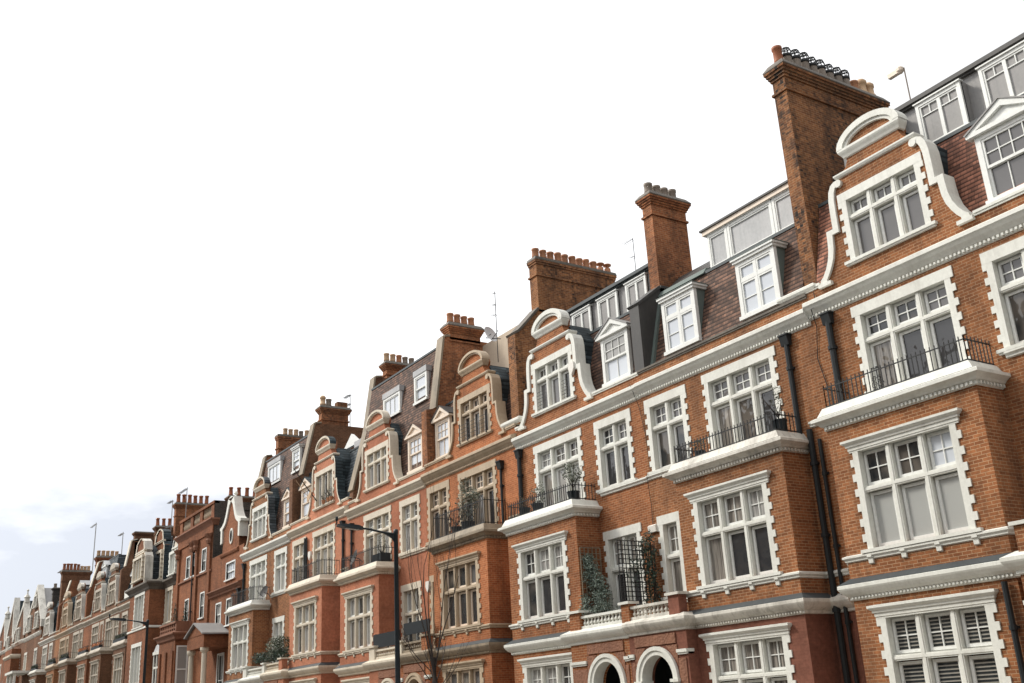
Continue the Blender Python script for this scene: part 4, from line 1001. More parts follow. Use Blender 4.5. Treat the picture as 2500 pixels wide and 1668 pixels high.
wb = wo.build('oriel', [MAT['stone_white'], MAT['lead_pale']], J_); wp = MB(); wp.face([(-75.8,-.68,4.5),(-74.4,-.68,4.5),(-74.4,-.68,6.75),(-75.8,-.68,6.75)]); wp.face([(-74.36,-.68,4.5),(-74.36,0,4.5),(-74.36,0,6.75),(-74.36,-.68,6.75)]); wp.build('pane', MAT['glass_room'], wb)

# ---- farther terrace
FAR = dict(detail=False, porch=False, gf_on=False, bay_up=(1,1), big_up=(2,1), group=GRP, st='stone_far')
FB = [5,4,5,5,5,4]
K_ = terrace_house('terrace_house', 'distant brown brick house without gable, dark window boxes and white parapet panel', -90.3, -82.6, -85.4, -1, .55, wall='brick_brown', gable=False, bay_gl=FB, big_gl=FB, w2_gl=FB, w2off=2.9, **FAR)
mansard(K_, -90.2, -82.7, .55, 'slate_dark', 14.3, 1.1)
dormer(K_, -88.0, 12.2, 13.8, .7, .4, cols=2, gl=(8,8), tim='timber_white'); dormer(K_, -84.6, 12.2, 13.8, .7, .4, cols=2, gl=(8,8), tim='timber_white')
party_wall(K_, -91.2, -90.7, [(0,12),(0,14.6),(.35,14.9),(.7,17.0),(1.1,17.1),(6,17.1),(6,12)], 'brick_brown', 'stone_cream', start=2, end=5)
chimney(K_, -91.3, -90.7, .9, 3.4, 14, 16.9, 17.5, 17.8, [], 'brick_brown', proj=.12, steps=2, label='long brown chimney slab without pots')
wpn = MB(); wpn.box(-88.6, -83.2, -.1, .2, 12.0, 12.6); wpn.build('parapet_panel', MAT['stone_white'], K_)
L_ = terrace_house('terrace_house', 'distant brown brick house with weathered cream gable, left of the long potless chimney', -97.0, -90.3, -93.6, 1, .6, wall='brick_brown', bay_gl=FB, big_gl=FB, w2_gl=FB, gw_gl=FB, w2off=2.5, copside='stone_weathered', **FAR)
mansard(L_, -97, -90.3, .6, 'slate_dark', 14.4, 1.1)
M_ = terrace_house('terrace_house', 'distant brown brick house with cream gable right of a five pot chimney', -103.8, -97.0, -98.9, 1, .62, wall='brick_red', bay_gl=FB, big_gl=FB, w2_gl=FB, gw_gl=FB, w2off=2.5, w2hw=.5, copside='stone_weathered', **FAR)
mansard(M_, -103.8, -97.1, .6, 'slate', 16.2, 1.1)
dormer(M_, -100.6, 14.8, 16.2, .7, .7, cols=2, gl=(8,8), cheek='lead_pale')
party_wall(M_, -104.2, -103.7, [(0,12),(0,14.2),(.3,14.8),(.85,17.1),(1.2,17.2),(6,17.2),(6,12)], 'brick_red', 'stone_cream', start=2, end=5)
chimney(M_, -106.3, -105.6, 1.0, 3.0, 14, 17.1, 17.5, 18.0, spread(1.15, 2.8, ['buff']*5, 1.2), 'brick_red', label='dark red chimney with five pale pots')
N_ = terrace_house('terrace_house', 'distant brown brick house with pale stone gable below a row of red chimney pots', -110.5, -103.8, -107.2, 1, .68, wall='brick_brown', bay_gl=FB, big_gl=FB, w2_gl=FB, gw_gl=FB, w2off=2.4, w2hw=.5, copside='stone_weathered', **FAR)
mansard(N_, -110.4, -104.2, .68, 'slate_dark', 14.6, 1.1)
O_ = terrace_house('terrace_house', 'distant brick house with buff gable and amber window box, second before the pointed gable', -117.6, -110.5, -113.6, 1, .66, wall='brick_tan', bay_gl=FB, big_gl=FB, w2_gl=FB, gw_gl=FB, w2off=2.4, w2hw=.5, **{**FAR, 'st': 'stone_buff'})
mansard(O_, -117.5, -110.5, .66, 'slate_dark', 14.6, 1.1)
dormer(O_, -111.9, 14.4, 15.9, .5, .9, cols=1, gl=(8,8), cheek='lead_pale')
P_ = terrace_house('terrace_house', 'distant brick house with pale gable right beside the pointed white gable', -126.6, -117.6, -123.2, 1, .72, wall='brick_brown', bay_gl=FB, big_gl=FB, w2_gl=FB, gw_gl=FB, w2off=3.4, copside='stone_weathered', **{**FAR, 'st': 'stone_weathered'})
mansard(P_, -126.5, -117.7, .7, 'slate_dark', 15.2, 1.3)
dormer(P_, -119.6, 13.8, 15.4, .7, .9, cols=2, gl=(8,8), cheek='lead_pale')
party_wall(P_, -118.0, -117.4, [(0,12),(0,14.6),(.5,15.2),(1.0,17.2),(6,17.2),(6,12)], 'brick_red', 'stone_cream', start=2, end=4)
chimney(P_, -120.6, -119.9, .5, 3.3, 14, 17.4, 18.1, 18.6, spread(.65, 3.1, ['red']*5+['buff']*3, 1.15), 'brick_brown', label='broad brown chimney with eight pots')
chimney(P_, -127.0, -126.4, .8, 2.2, 14, 16.9, 17.3, 17.6, spread(1.0, 2.0, ['grey']*2, 1.2), 'brick_black', label='small dark chimney with two pots')

def pointed_house(name, label, x0, x1, ax, zf, za, wall, st, side='lead_pale', roof='lead_pale', win=(), dz=0, finial=False, roofback=7, cw=.3):
    root = thing(name, label, 'house', ((x0+x1)/2, 0, 0), GRP)
    m = MB(); holes = [(c-.75, c+.75, z, z+2.1) for c in (x0+2.4, x1-2.4) for z in (5.2, 9.0)]
    m.wall(x0, x1, 0, zf-1.2, 0, holes); m.side(x1, 0, 7, 0, zf-1.2); m.side(x0, 0, 7, 0, zf-1.2); m.build('wall', MAT[wall], root)
    g = MB(); g.prism([(x0+.5,zf-1.2),(x0+.5,zf),(ax,za),(x1-.5,zf),(x1-.5,zf-1.2)], 0, .4); go = g.build('gable', MAT[wall], root)
    c = MB(); c.c = 0
    for xe in (x0+.3, x1-.3):
        sg = 1 if xe < ax else -1
        c.c = 0; c.prism([(xe,zf-.1),(xe+sg*cw,zf-.25),(ax,za-.5),(ax,za+.12)], -.12, .55)
        c.box(xe-.25, xe+.25, -.12, .5, zf-.8, zf-.05)
    if finial: c.lathe(ax, .2, [(.3,za-.1),(.3,za+.4),(.4,za+.5),(.1,za+.9),(.06,za+1.2),(.16,za+1.35),(.02,za+1.5)], 8)
    c.build('coping', MAT[st], go)
    r = MB(); r.prism([(x0+.4,zf-.3),(ax,za-.25),(x1-.4,zf-.3)], .4, roofback); r.build('roof', MAT[roof], root)
    k = MB(); k.sweep([(x0,0),(x1,0)], [(0,zf-1.7),(.1,zf-1.6),(.22,zf-1.4),(.22,zf-1.3),(0,zf-1.2)]); k.build('cornice', MAT[st], root)
    for h in holes: stone_window(root, *h, 0, 2, None, st=st, lo=(1,2), gl=[5]*4, mull=.1)
    for w in win: stone_window(root, *w, -.19, 2, None, st=st, lo=(1,2), gl=[5]*4, mull=.1, lint=.15)
    return root
Q_ = pointed_house('pointed_gable_house', 'brown brick house with steep white edged pointed gable and grey roof', -138, -126.6, -131.4, 14.3, 18.4, 'brick_brown', 'stone_weathered', win=[(-135.6,-133.6,13.6,15.2),(-130.6,-128.8,13.6,15.2),(-132.2,-130.6,16.0,17.2)], roof='lead')
R_ = pointed_house('pointed_gable_house', 'dark brown house with stone pinnacle on its gable, left of the white edged gable', -146, -138, -140.2, 14.4, 17.6, 'brick_brown', 'stone_weathered', win=[(-143.2,-141.4,13.0,14.6)], roof='slate_dark', finial=True)
S_ = pointed_house('pointed_gable_house', 'house with broad white boarded pointed gable near the left edge', -153, -146, -148.3, 14.2, 18.9, 'brick_brown', 'stone_weathered', win=[(-150.6,-149.2,12.6,14.2)], roof='slate_dark', cw=.9)
T_ = pointed_house('pointed_gable_house', 'narrow grey gabled house with dark urn finial near the left edge', -160, -153, -155.2, 14.2, 17.2, 'brick_red', 'stone_weathered', win=[(-157.6,-156.2,12.6,14.2)], roof='slate', finial=True)
U_ = pointed_house('pointed_gable_house', 'farthest pale stucco house closing the terrace at the left edge', -185, -160, -172, 15.2, 16.6, 'stone_cream', 'stone_cream', win=[], roof='slate')
bb = MB()                                             # white bay block with canopy on the dark house
bb.wall(-144.5, -139.5, 0, 12.1, -1.0, []); bb.side(-139.5, -1, 0, 0, 12.1); bb.side(-144.5, -1, 0, 0, 12.1); bb.face([(-144.5,-1,12.1),(-139.5,-1,12.1),(-139.5,0,12.1),(-144.5,0,12.1)])
bb.build('bay', MAT['brick_red'], R_)
bc_ = MB(); bc_.sweep([(-144.5,0),(-144.5,-1),(-139.5,-1),(-139.5,0)], [(0,11.0),(.1,11.1),(.2,11.2),(.2,11.4),(0,11.5)]); bc_.build('bay_cornice', MAT['stone_cream'], R_)
wv = MB(); wv.c = 0; wv.box(-136.8, -131.8, -1.6, 0, 3, 6.6); wv.box(-137, -131.6, -1.8, 0, 8.9, 9.15); wv.c = 0
for x in (-136.7, -134.3, -131.9): wv.box(x-.12, x+.12, -1.6, -1.36, 6.6, 8.9)
wv.box(-136.8, -131.8, -1.6, -1.5, 6.6, 7.5); wv.build('veranda', MAT['stone_white'], Q_)

# ---- the opposite side of the street, seen only in the window panes
Z_ = thing('terrace_across_street', 'red brick terrace across the street mirrored in the window panes', 'house', (-90, -25, 0))
m = MB(); m.box(-240, 30, -32, -25, 0, 16.5)
x = -236
while x < 28: m.prism([(x,16.4),(x+1.5,18.8),(x+2.5,19.2),(x+3.5,18.8),(x+5,16.4)], -25.6, -25.02); x += 9
m.build('wall', MAT['render_beige'], Z_)
w = MB(); g = MB(); x = -237
while x < 28:
    for z in (1, 4.6, 8.2, 11.8):
        w.box(x+.6, x+3.4, -25.02, -24.93, z-.1, z+2.5); g.face([(x+.9,-24.925,z+.1),(x+3.1,-24.925,z+.1),(x+3.1,-24.925,z+2.2),(x+.9,-24.925,z+2.2)]); w.box(x+1.95, x+2.05, -24.93, -24.9, z, z+2.4); w.box(x+.9, x+3.1, -24.93, -24.9, z+1.5, z+1.6)
    x += 4.5
w.box(-240, 30, -25.02, -24.75, 15.6, 16.5); w.box(-240, 30, -25.02, -24.85, 7.3, 7.9); w.box(-240, 30, -25.02, -24.85, 3.7, 4.3); w.box(-240, 30, -25.02, -24.85, 11.0, 11.5)
tw = w.build('window_trim', MAT['stone_white'], Z_); g.build('pane', MAT['glass_dark'], tw)
for o in Z_.children: 
    if o.name.startswith('window_trim'): tag(o, kind='stuff')

# ================================================================== street furniture
def street_lamp(x, y, h, label):
    t = thing('street_lamp', label, 'street lamp', (x, y, .12), 'street lamps with arms over the road')
    m = MB(); m.lathe(x, y, [(.11,.12),(.11,1.3),(.085,1.36),(.068,h-.02),(.076,h),(.076,h+.12),(.04,h+.14)], 16); m.build('post', MAT['lamp_paint'], t, True)
    a = MB(); a.tube([(x,y-.05,h-.02),(x,y-.35,h+.0),(x,y-.9,h+.09),(x,y-1.2,h+.12)], .042, 10, .028)
    a.prism_x([(y-.05,h-.02),(y-.05,h-.3),(y-.14,h-.16),(y-.4,h-.03),(y-.4,h+.03)], x-.02, x+.02); a.build('arm', MAT['lamp_paint'], t)
    b = MB(); V = []
    for yy, w, z0, z1 in ((y-1.15,.05,h+.06,h+.16),(y-1.3,.11,h+.055,h+.2),(y-1.75,.13,h+.09,h+.22),(y-2.0,.12,h+.14,h+.2)):
        V += [(x-w,yy,z0),(x+w,yy,z0),(x+w*.7,yy,z1),(x-w*.7,yy,z1)]
    F = [(3,2,1,0)]
    for k in range(3): F += [(k*4+i, k*4+(i+1)%4, (k+1)*4+(i+1)%4, (k+1)*4+i) for i in range(4)]
    F.append((12,13,14,15)); b.faces(V, F); o = b.build('lantern', MAT['lamp_paint'], t)
    s = MB(); s.lathe(x, y-2.03, [(.02,h+.18),(.025,h+.3),(.05,h+.34),(.045,h+.42),(.01,h+.45)], 8); s.build('sensor', MAT['lamp_paint'], o)
    g = MB(); g.faces([(x-.09,y-1.3,h+.05),(x+.09,y-1.3,h+.05),(x+.1,y-1.75,h+.083),(x-.1,y-1.75,h+.083)], [(0,1,2,3)]); g.build('lens', MAT['plastic_white'], o)
    return t
street_lamp(-30.15, -5.0, 7.28, 'dark street lamp with thin post before the salmon painted house')
street_lamp(-60.8, -5.0, 7.5, 'farther dark street lamp before the house with the deep bay')

# ---- bare young tree at the kerb
def twigs(m, p, d, L, r, lvl, rnd):
    pts = [p]; n = 5
    for k in range(n):
        d = (d + Vector((rnd.uniform(-.10,.10), rnd.uniform(-.10,.10), rnd.uniform(.0,.10)))).normalized(); p = p + d*L/n; pts.append(p)
    m.tube(pts, r, 5 if r < .03 else 8, r*.45)
    if lvl == 0: return
    for k in range(rnd.choice((2,3,3))):
        q = pts[rnd.randint(2, n)]; e = (d + Vector((rnd.uniform(-.35,.35), rnd.uniform(-.35,.35), rnd.uniform(.1,.5)))).normalized()
        twigs(m, q, e, L*rnd.uniform(.55,.8), max(.004, r*.42), lvl-1, rnd)
tr = thing('bare_tree', 'young leafless tree with upright branches before the orange brick house', 'tree', (-29.3, -4.2, .12))
tm = MB(); tm.tube([(-29.35,-4.2,.1),(-29.33,-4.2,1.2),(-29.28,-4.18,2.4),(-29.3,-4.2,3.4)], .21, 12, .13); tm.build('trunk', MAT['bark'], tr, True)
cm = MB(); rnd = random.Random(5)
for k in range(5):
    a = k*1.25+.3
    twigs(cm, Vector((-29.3+.07*math.cos(a),-4.2+.07*math.sin(a),3.15+.05*k)), Vector((math.cos(a)*.22, math.sin(a)*.22, 1)).normalized(), rnd.uniform(2.2, 3.1), .026, 2, rnd)
for k in range(7):                                     # lower drooping shoots
    a = rnd.uniform(0, 6.28); p = Vector((-29.3+.1*math.cos(a), -4.2+.1*math.sin(a), rnd.uniform(2.2,3.1)))
    twigs(cm, p, Vector((math.cos(a)*.75, math.sin(a)*.75, .8)).normalized(), rnd.uniform(1.0,1.6), .018, 1, rnd)
cm.build('crown', MAT['bark'], tr)

# ---- plants
def leaves(m, c, rad, n, size, rnd, shell=.45, taper=None):
    for _ in range(n):
        while True:
            v = Vector((rnd.uniform(-1,1), rnd.uniform(-1,1), rnd.uniform(-1,1)))
            if shell**2 < v.length_squared <= 1: break
        sx = 1
        if taper: sx = taper((v.z+1)/2)
        p = Vector((c[0]+v.x*rad[0]*sx, c[1]+v.y*rad[1]*sx, c[2]+v.z*rad[2]))
        a = Vector((rnd.uniform(-1,1), rnd.uniform(-1,1), rnd.uniform(-.6,1))).normalized(); b = a.cross(Vector((rnd.uniform(-1,1), rnd.uniform(-1,1), rnd.uniform(-1,1)))).normalized()
        L = size*rnd.uniform(.6,1.3); w = L*.42
        m.face([tuple(p), tuple(p+a*L*.5+b*w*.5), tuple(p+a*L), tuple(p+a*L*.5-b*w*.5)])
def potted(name, label, cat, x, y, z, clumps, leafmat, size=.07, stem=None, pot=(.2,.32), potmat='planter_dark', group=None, seed=1):
    t = thing(name, label, cat, (x, y, z), group); r = random.Random(seed)
    if pot:
        p = MB(); p.lathe(x, y, [(pot[0]*.75,z),(pot[0],z+pot[1]),(pot[0]*1.05,z+pot[1]),(pot[0]*1.05,z+pot[1]+.03),(pot[0]*.8,z+pot[1]+.01)], 14); p.build('pot', MAT[potmat], t)
    if stem:
        s = MB(); s.tube([(x,y,z+.1),(x+.02,y,z+stem*.5),(x,y,z+stem)], .025, 6, .015)
        for k in range(7):
            a = r.uniform(0,6.28); s.tube([(x,y,z+stem*.75),(x+.2*math.cos(a),y+.2*math.sin(a),z+stem+.2),(x+.4*math.cos(a),y+.3*math.sin(a),z+stem+r.uniform(.3,.6))], .012, 4, .005)
        s.build('stem', MAT['bark'], t)
    f = MB()
    for (dx, dy, dz, rx, rz, n) in clumps: leaves(f, (x+dx, y+dy, z+dz), (rx, rx*.8, rz), n, size, r)
    f.build('foliage', MAT[leafmat], t); return t
zb = 7.93
potted('potted_olive', 'thin pale olive tree at the right end of the soot stained balcony', 'potted plant', -17.62, -.55, zb-.06, [(0,0,.75,.18,.3,150),(.05,0,1.05,.12,.2,60)], 'leaf_olive', .06, .55, seed=2)
potted('potted_plant', 'small dark plant low on the soot stained balcony, left of its windows', 'potted plant', -20.5, -.6, zb-.06, [(0,0,.38,.2,.2,130)], 'leaf_dark', .07, None, (.15,.2), seed=3)
potted('potted_olive', 'round topped olive tree at the right of the white gabled house balcony', 'potted plant', -26.5, -.55, zb-.08, [(0,0,.95,.38,.32,420),(-.15,0,1.15,.2,.2,120),(.2,0,.75,.2,.18,120)], 'leaf_olive', .075, .6, seed=4)
potted('potted_shrub', 'loose shrub at the left of the white gabled house balcony', 'potted plant', -28.55, -.55, zb-.08, [(0,0,.55,.32,.34,260),(.25,0,.8,.16,.22,90)], 'leaf_olive', .07, .3, seed=5)
potted('potted_shrub', 'sparse brownish shrub by the black pipe on the white gabled balcony', 'potted plant', -29.35, -.55, zb-.08, [(0,0,.5,.28,.3,150)], 'leaf_autumn', .06, .3, seed=6)
potted('olive_tree', 'large dark olive tree filling the buff stone balcony', 'potted plant', -33.25, -.5, zb+.1, [(0,0,1.1,.5,.6,650),(.45,0,1.25,.35,.35,300),(-.1,0,1.75,.25,.4,160),(0,0,.5,.3,.4,240)], 'leaf_olive', .085, .9, (.26,.36), seed=7)
potted('potted_shrub', 'rusty leaved sparse shrub beside the large olive on the buff balcony', 'potted plant', -34.1, -.5, zb+.1, [(0,0,.75,.35,.5,200)], 'leaf_autumn', .06, .5, seed=8)
potted('potted_shrub', 'slender bush in a dark planter on the lamp side salmon balcony', 'potted plant', -40.55, -.5, zb+.03, [(0,0,.75,.22,.45,220)], 'leaf_olive', .07, .5, None, seed=9)
pb = MB(); pb.box(-41.0, -40.1, -.75, -.3, 7.96, 8.34); tag(pb.build('planter', MAT['planter_dark']), 'dark rectangular planter on the lamp side salmon balcony', 'planter')

# conifer and trellis climbers above the porch
r = random.Random(21)
cf = thing('conifer', 'silvery blue conifer standing on the porch roof by the bay', 'tree', (-25.65, -.62, 3.95))
tk = MB(); tk.tube([(-25.65,-.62,3.95),(-25.68,-.6,5.0),(-25.85,-.55,6.0)], .045, 8, .015); tk.build('trunk', MAT['bark'], cf)
f = MB()
for i in range(13):
    h = i/12; n = 6 if h < .55 else 4
    for k in range(n):
        a = r.uniform(0,6.28); q = (.62*(1-h)**1.1+.12)*r.uniform(.45,1.0)
        leaves(f, (-25.66-.16*h+q*math.cos(a), -.62+q*.7*math.sin(a), 4.25+1.72*h+r.uniform(-.06,.06)), (.19,.19,.13), 70, .075, r, .2)
f.build('crown', MAT['leaf_blue'], cf)
def trellis(name, label, x0, x1, y0, y1, z0, z1, dx, dz, mat='iron_black', th=.012):
    t = MB(); L = math.hypot(x1-x0, y1-y0); n = round(L/dx); k = round((z1-z0)/dz)
    for i in range(n+1):
        x = x0+(x1-x0)*i/n; y = y0+(y1-y0)*i/n; t.box(x-th, x+th, y-th, y+th, z0, z1)
    for j in range(k+1):
        z = z0+(z1-z0)*j/k; t.tube([(x0,y0,z),(x1,y1,z)], th*1.1, 4)
    o = t.build(name, MAT[mat]); return tag(o, label, 'trellis')
trellis('trellis', 'square meshed dark trellis panel screening the window over the porch', -23.76, -23.74, -1.14, -.1, 4.5, 6.2, .13, .13)
trellis('trellis', 'small weathered wooden trellis on the bay flank behind the conifer', -25.96, -25.95, -.85, -.1, 4.4, 6.35, .16, .17, 'stone_dark', .012)
cl = thing('climber', 'dark evergreen climber growing up the trellis beside the narrow window', 'plant', (-23.4, -.3, 4.2))
f = MB()
for i in range(26):
    h = i/25; leaves(f, (-23.42+r.uniform(-.16,.12), -.22+r.uniform(-.12,.06), 4.35+1.95*h), (.2*(1.15-.5*h),.14,.16), 55, .085, r, .1)
for i in range(16): leaves(f, (-23.72+r.uniform(-.05,.05), r.uniform(-.85,-.1), r.uniform(4.6,6.0)), (.08,.13,.15), 22, .075, r, .1)
f.build('foliage', MAT['leaf_dark'], cl); s_ = MB()
for k in range(5): x = -23.45+.06*k-.1; s_.tube([(x,-.2,4.0),(x+r.uniform(-.1,.1),-.22,5.0),(x+r.uniform(-.1,.1),-.2,6.1)], .014, 4)
s_.build('stem', MAT['bark'], cl)

# hedge, box balls and cones
hd = thing('balcony_hedge', 'dark clipped hedge along the stone porch balcony of the white windowed house', 'hedge', (-52.2, -1.0, 4.5))
f = MB()
for i in range(40): leaves(f, (-54.6+i*.118, -1.0+r.uniform(-.05,.05), 4.98+r.uniform(-.05,.1)), (.2,.22,.3), 60, .1, r, .2)
f.build('foliage', MAT['leaf_dark'], hd)
for i, (x, lb) in enumerate(((-51.75, 'variegated ball shrub above the porch hedge, beside the window'), (-50.75, 'dark ball shrub above the porch hedge, against the salmon bay'))):
    t = thing('ball_shrub', lb, 'potted plant', (x, -1.0, 4.6), 'ball shrubs above the porch hedge'); f = MB(); leaves(f, (x, -1.0, 5.45), (.47,.45,.5), 620, .1, r, .55); leaves(f, (x, -1.0, 5.45), (.38,.38,.42), 200, .1, r, .0)
    f.build('foliage', MAT['leaf_variegated' if i == 0 else 'leaf_box'], t); s_ = MB(); s_.tube([(x,-1.0,4.5),(x,-1.0,5.3)], .03, 6); s_.build('stem', MAT['bark'], t)
for x, y, lb in ((-71.1,-.75,'dark cone shrub on the bay at its left end'), (-69.75,-.45,'dark cone shrub on the bay beside the pilaster at its right end')):
    t = thing('cone_shrub', lb, 'potted plant', (x, y, 7.8), 'cone shrubs on the bay'); f = MB()
    for i in range(12): h = i/11; leaves(f, (x, y, 8.0+1.6*h), (.3*(1-h)+.04, .3*(1-h)+.04, .14), int(90*(1-h)+16), .09, r, .1)
    f.build('foliage', MAT['leaf_dark'], t); s_ = MB(); s_.lathe(x, y, [(.2,7.76),(.26,8.05),(.22,8.05)], 10); s_.build('pot', MAT['planter_dark'], t)
# flower boxes on the distant balconies
for xa, xb, z, lm, lb in ((-87.4,-83.6,8.55,'leaf_box','dark leafy window box on the gableless distant house'), (-95.3,-92.2,8.6,'flower_orange','orange flower box on the balcony left of the gableless house'),
                          (-100.6,-97.4,8.62,'flower_orange','orange flower box on the balcony below the five pot chimney'), (-109,-105.6,8.65,'leaf_box','dark leafy box on the balcony below the red pot chimney'),
                          (-115.2,-112,8.65,'leaf_box','dark leafy box on the balcony of the buff gabled house'), (-124.8,-121.8,8.7,'leaf_box','dark leafy box on the balcony beside the pointed gable')):
    t = thing('flower_box', lb, 'flower box', ((xa+xb)/2, -.85, z), 'planted boxes on distant balconies'); b = MB(); b.box(xa, xb, -.98, -.72, z-.06, z+.16); b.build('box', MAT['planter_dark'], t)
    f = MB()
    for i in range(14): leaves(f, (xa+(xb-xa)*(i+.5)/14, -.85, z+.28), (.18,.16,.16), 24, .11, r, .1)
    f.build('foliage', MAT[lm], t)

# black fabric screens and planters on the porch between the two middle houses
s1 = MB(); s1.box(-40.05, -37.7, -1.16, -1.12, 4.45, 4.98)
for x in (-39.9, -38.8, -37.75): s1.box(x-.02, x+.02, -1.12, -1.08, 4.0, 5.0)
tag(s1.build('privacy_screen', MAT['fabric_screen']), 'black fabric screen on the porch behind the street lamp post', 'screen')
s2 = MB(); s2.box(-37.3, -35.2, -1.17, -1.13, 4.72, 5.16); 
for i in range(22): x = -37.3+i*.1; s2.box(x-.012, x+.012, -1.16, -1.14, 4.0, 4.74)
tag(s2.build('privacy_screen', MAT['fabric_screen']), 'black fabric screen on iron rails behind the bare tree', 'screen')

# ---- dishes, aerials, alarm boxes, flagpole, camera
def dish(x, y, z, rad, yaw, label, mat='dish_grey', mesh=False):
    t = thing('satellite_dish', label, 'satellite dish', (x, y, z)); m = MB(); n = 20; rings = 4; V = []; F = []
    for k in range(rings+1):
        q = k/rings; 
        for i in range(n): a = 2*math.pi*i/n; V.append((rad*q*math.cos(a), -.16*rad*(1-q*q)*-1.6, rad*q*math.sin(a)))
    for k in range(rings):
        for i in range(n): F.append((k*n+i, k*n+(i+1)%n, (k+1)*n+(i+1)%n, (k+1)*n+i))
    Rm = Matrix.Rotation(yaw, 3, 'Z') @ Matrix.Rotation(R(-18), 3, 'X')
    m.faces([tuple(Rm @ Vector(v) + Vector((x,y,z))) for v in V], F); m.build('reflector', MAT[mat], t)
    b = MB(); b.tube([tuple(Rm @ Vector(v) + Vector((x,y,z))) for v in ((0,.2*rad,-rad*.7),(0,-rad*.9,-rad*.35),(0,-rad*1.05,-.05))], .014, 5); b.tube([(x,y,z),tuple(Rm @ Vector((0,.3,0)) + Vector((x,y,z))),(x+.25,y+.3,z-.25)], .02, 5); b.build('arm', MAT['iron_black'], t)
    return t
dish(-33.75, 1.2, 16.25, .36, R(105), 'pale round dish on the mast beside the rendered roof wall')
dish(-43.3, -.55, 8.62, .36, R(-10), 'dark mesh dish at the left of the lamp side salmon balcony', 'lead_dark')
dish(-55.0, -.5, 8.5, .36, R(10), 'dark mesh dish on the balcony of the white windowed house', 'lead_dark')
def aerial(x, y, z0, z1, els, label, dirx=-1, th=.014, gray='iron_black'):
    t = thing('roof_aerial', label, 'aerial', (x, y, z0)); m = MB(); m.tube([(x,y,z0),(x,y,z1)], th*1.25, 6); m.build('mast', MAT[gray], t)
    e = MB()
    for (z, L, n) in els:
        e.tube([(x,y,z),(x+dirx*L,y,z)], th*.8, 5)
        for i in range(n): q = x+dirx*L*(i+.6)/n; e.tube([(q,y-.14,z),(q,y+.14,z)], th*.6, 4)
    e.build('rods', MAT[gray], t); return t
aerial(-33.3, 1.2, 14.9, 17.95, [(17.9,.15,1),(17.4,.2,2),(16.95,.25,2)], 'tall thin mast rising behind the buff gable beside the dish')
aerial(-25.4, 2.0, 15.3, 17.15, [(17.1,.5,5),(16.45,.22,2)], 'thin aerial on the flat roof left of the slim chimney', th=.010)
aerial(-52.6, 3.4, 15.0, 19.3, [(19.27,.8,8),(18.75,1.3,12)], 'grey roof aerial mast beside the ruddy chimney', th=.02)
aerial(-76.2, 1.0, 15.5, 18.6, [(18.5,1.9,12)], 'pale aerial above the balustraded parapet', th=.022, gray='lead')
aerial(-79.6, .9, 15.0, 18.3, [(18.25,1.2,8),(16.4,1.4,8)], 'aerial mast with two arms left of the orange chimney', th=.022, gray='lead')
aerial(-112.6, 2.0, 17.5, 22.4, [(22.3,2.4,6)], 'tall pale aerial mast above the eight pot chimney', th=.04, gray='lead_pale')
aerial(-97.5, 1.4, 16.5, 18.9, [(18.8,1.6,8)], 'pale aerial above the five pot chimney', th=.03, gray='lead_pale')
aerial(-129.5, 2.0, 17.0, 20.0, [(19.9,2.2,8)], 'aerial on the roof of the white edged pointed gable', th=.035, gray='lead')
cam_ = thing('roof_camera', 'small white camera on a thin pole above the grey roof storey', 'camera', (-13.48, 1.3, 15.55)); m = MB(); m.tube([(-13.48,1.3,15.5),(-13.48,1.3,16.68)], .017, 6); m.build('pole', MAT['pot_grey'], cam_)
m = MB(); m.lathe(-13.6, 1.3, [(.05,16.58),(.1,16.64),(.1,16.72),(.04,16.78)], 10); m.box(-13.95, -13.62, 1.24, 1.36, 16.6, 16.72); m.build('head', MAT['timber_cream'], cam_)
def alarm(x, z, y=0, kind='box', label='', w=.26):
    m = MB()
    if kind == 'box': m.prism_x([(y,z),(y-.08,z),(y-.1,z+.18),(y-.04,z+.22),(y,z+.22)], x-w/2, x+w/2)
    else: m.prism([(x-.14,z+.3),(x-.16,z+.1),(x,z-.14),(x+.16,z+.1),(x+.14,z+.3)], y-.1, y)
    return tag(m.build('alarm_box', MAT['plastic_white']), label, 'alarm box', 'alarm boxes on the fronts')
alarm(-23.42, 6.42, 0, 'box', 'white alarm box beside the narrow window above the climber', .34); alarm(-37.3, 6.5, 0, 'shield', 'white alarm box behind the bare tree branches')
alarm(-49.7, 9.55, 0, 'shield', 'white shield alarm box beside the ornate salmon balcony window'); alarm(-26.72, 12.35, -.03, 'shield', 'white shield alarm box beside the white gable window')
fp = thing('flagpole', 'slanting thin flagpole with furled line on the slate sided gable', 'flagpole', (-48.9, -.05, 12.3)); m = MB(); m.tube([(-48.9,-.05,12.25),(-48.2,-1.0,12.9),(-47.6,-1.8,13.5)], .03, 6, .02); m.build('pole', MAT['lamp_paint'], fp)
m = MB(); m.tube([(-48.9,-.05,12.25),(-49.2,-.5,12.6),(-49.3,-1.0,13.3)], .014, 4); m.prism([(-48.85,12.35),(-48.35,12.75),(-48.3,12.45),(-48.7,12.1)], -.6, -.57); m.build('flag', MAT['pot_buff'], fp)
for x, lb in ((-47.9,'left'),(-47.3,'middle'),(-46.95,'right')):
    potted('window_plant', {'left':'small potted plant on the slate gable sill nearest the flagpole','middle':'small potted plant in the middle of the slate gable sill','right':'small potted plant at the right end of the slate gable sill'}[lb], 'potted plant', x, -.1, 11.9, [(0,0,.4,.14,.25,60)], 'leaf_olive', .06, .2, (.1,.16), 'pot_orange', 'plants on the slate gable sill', seed=30+len(lb))

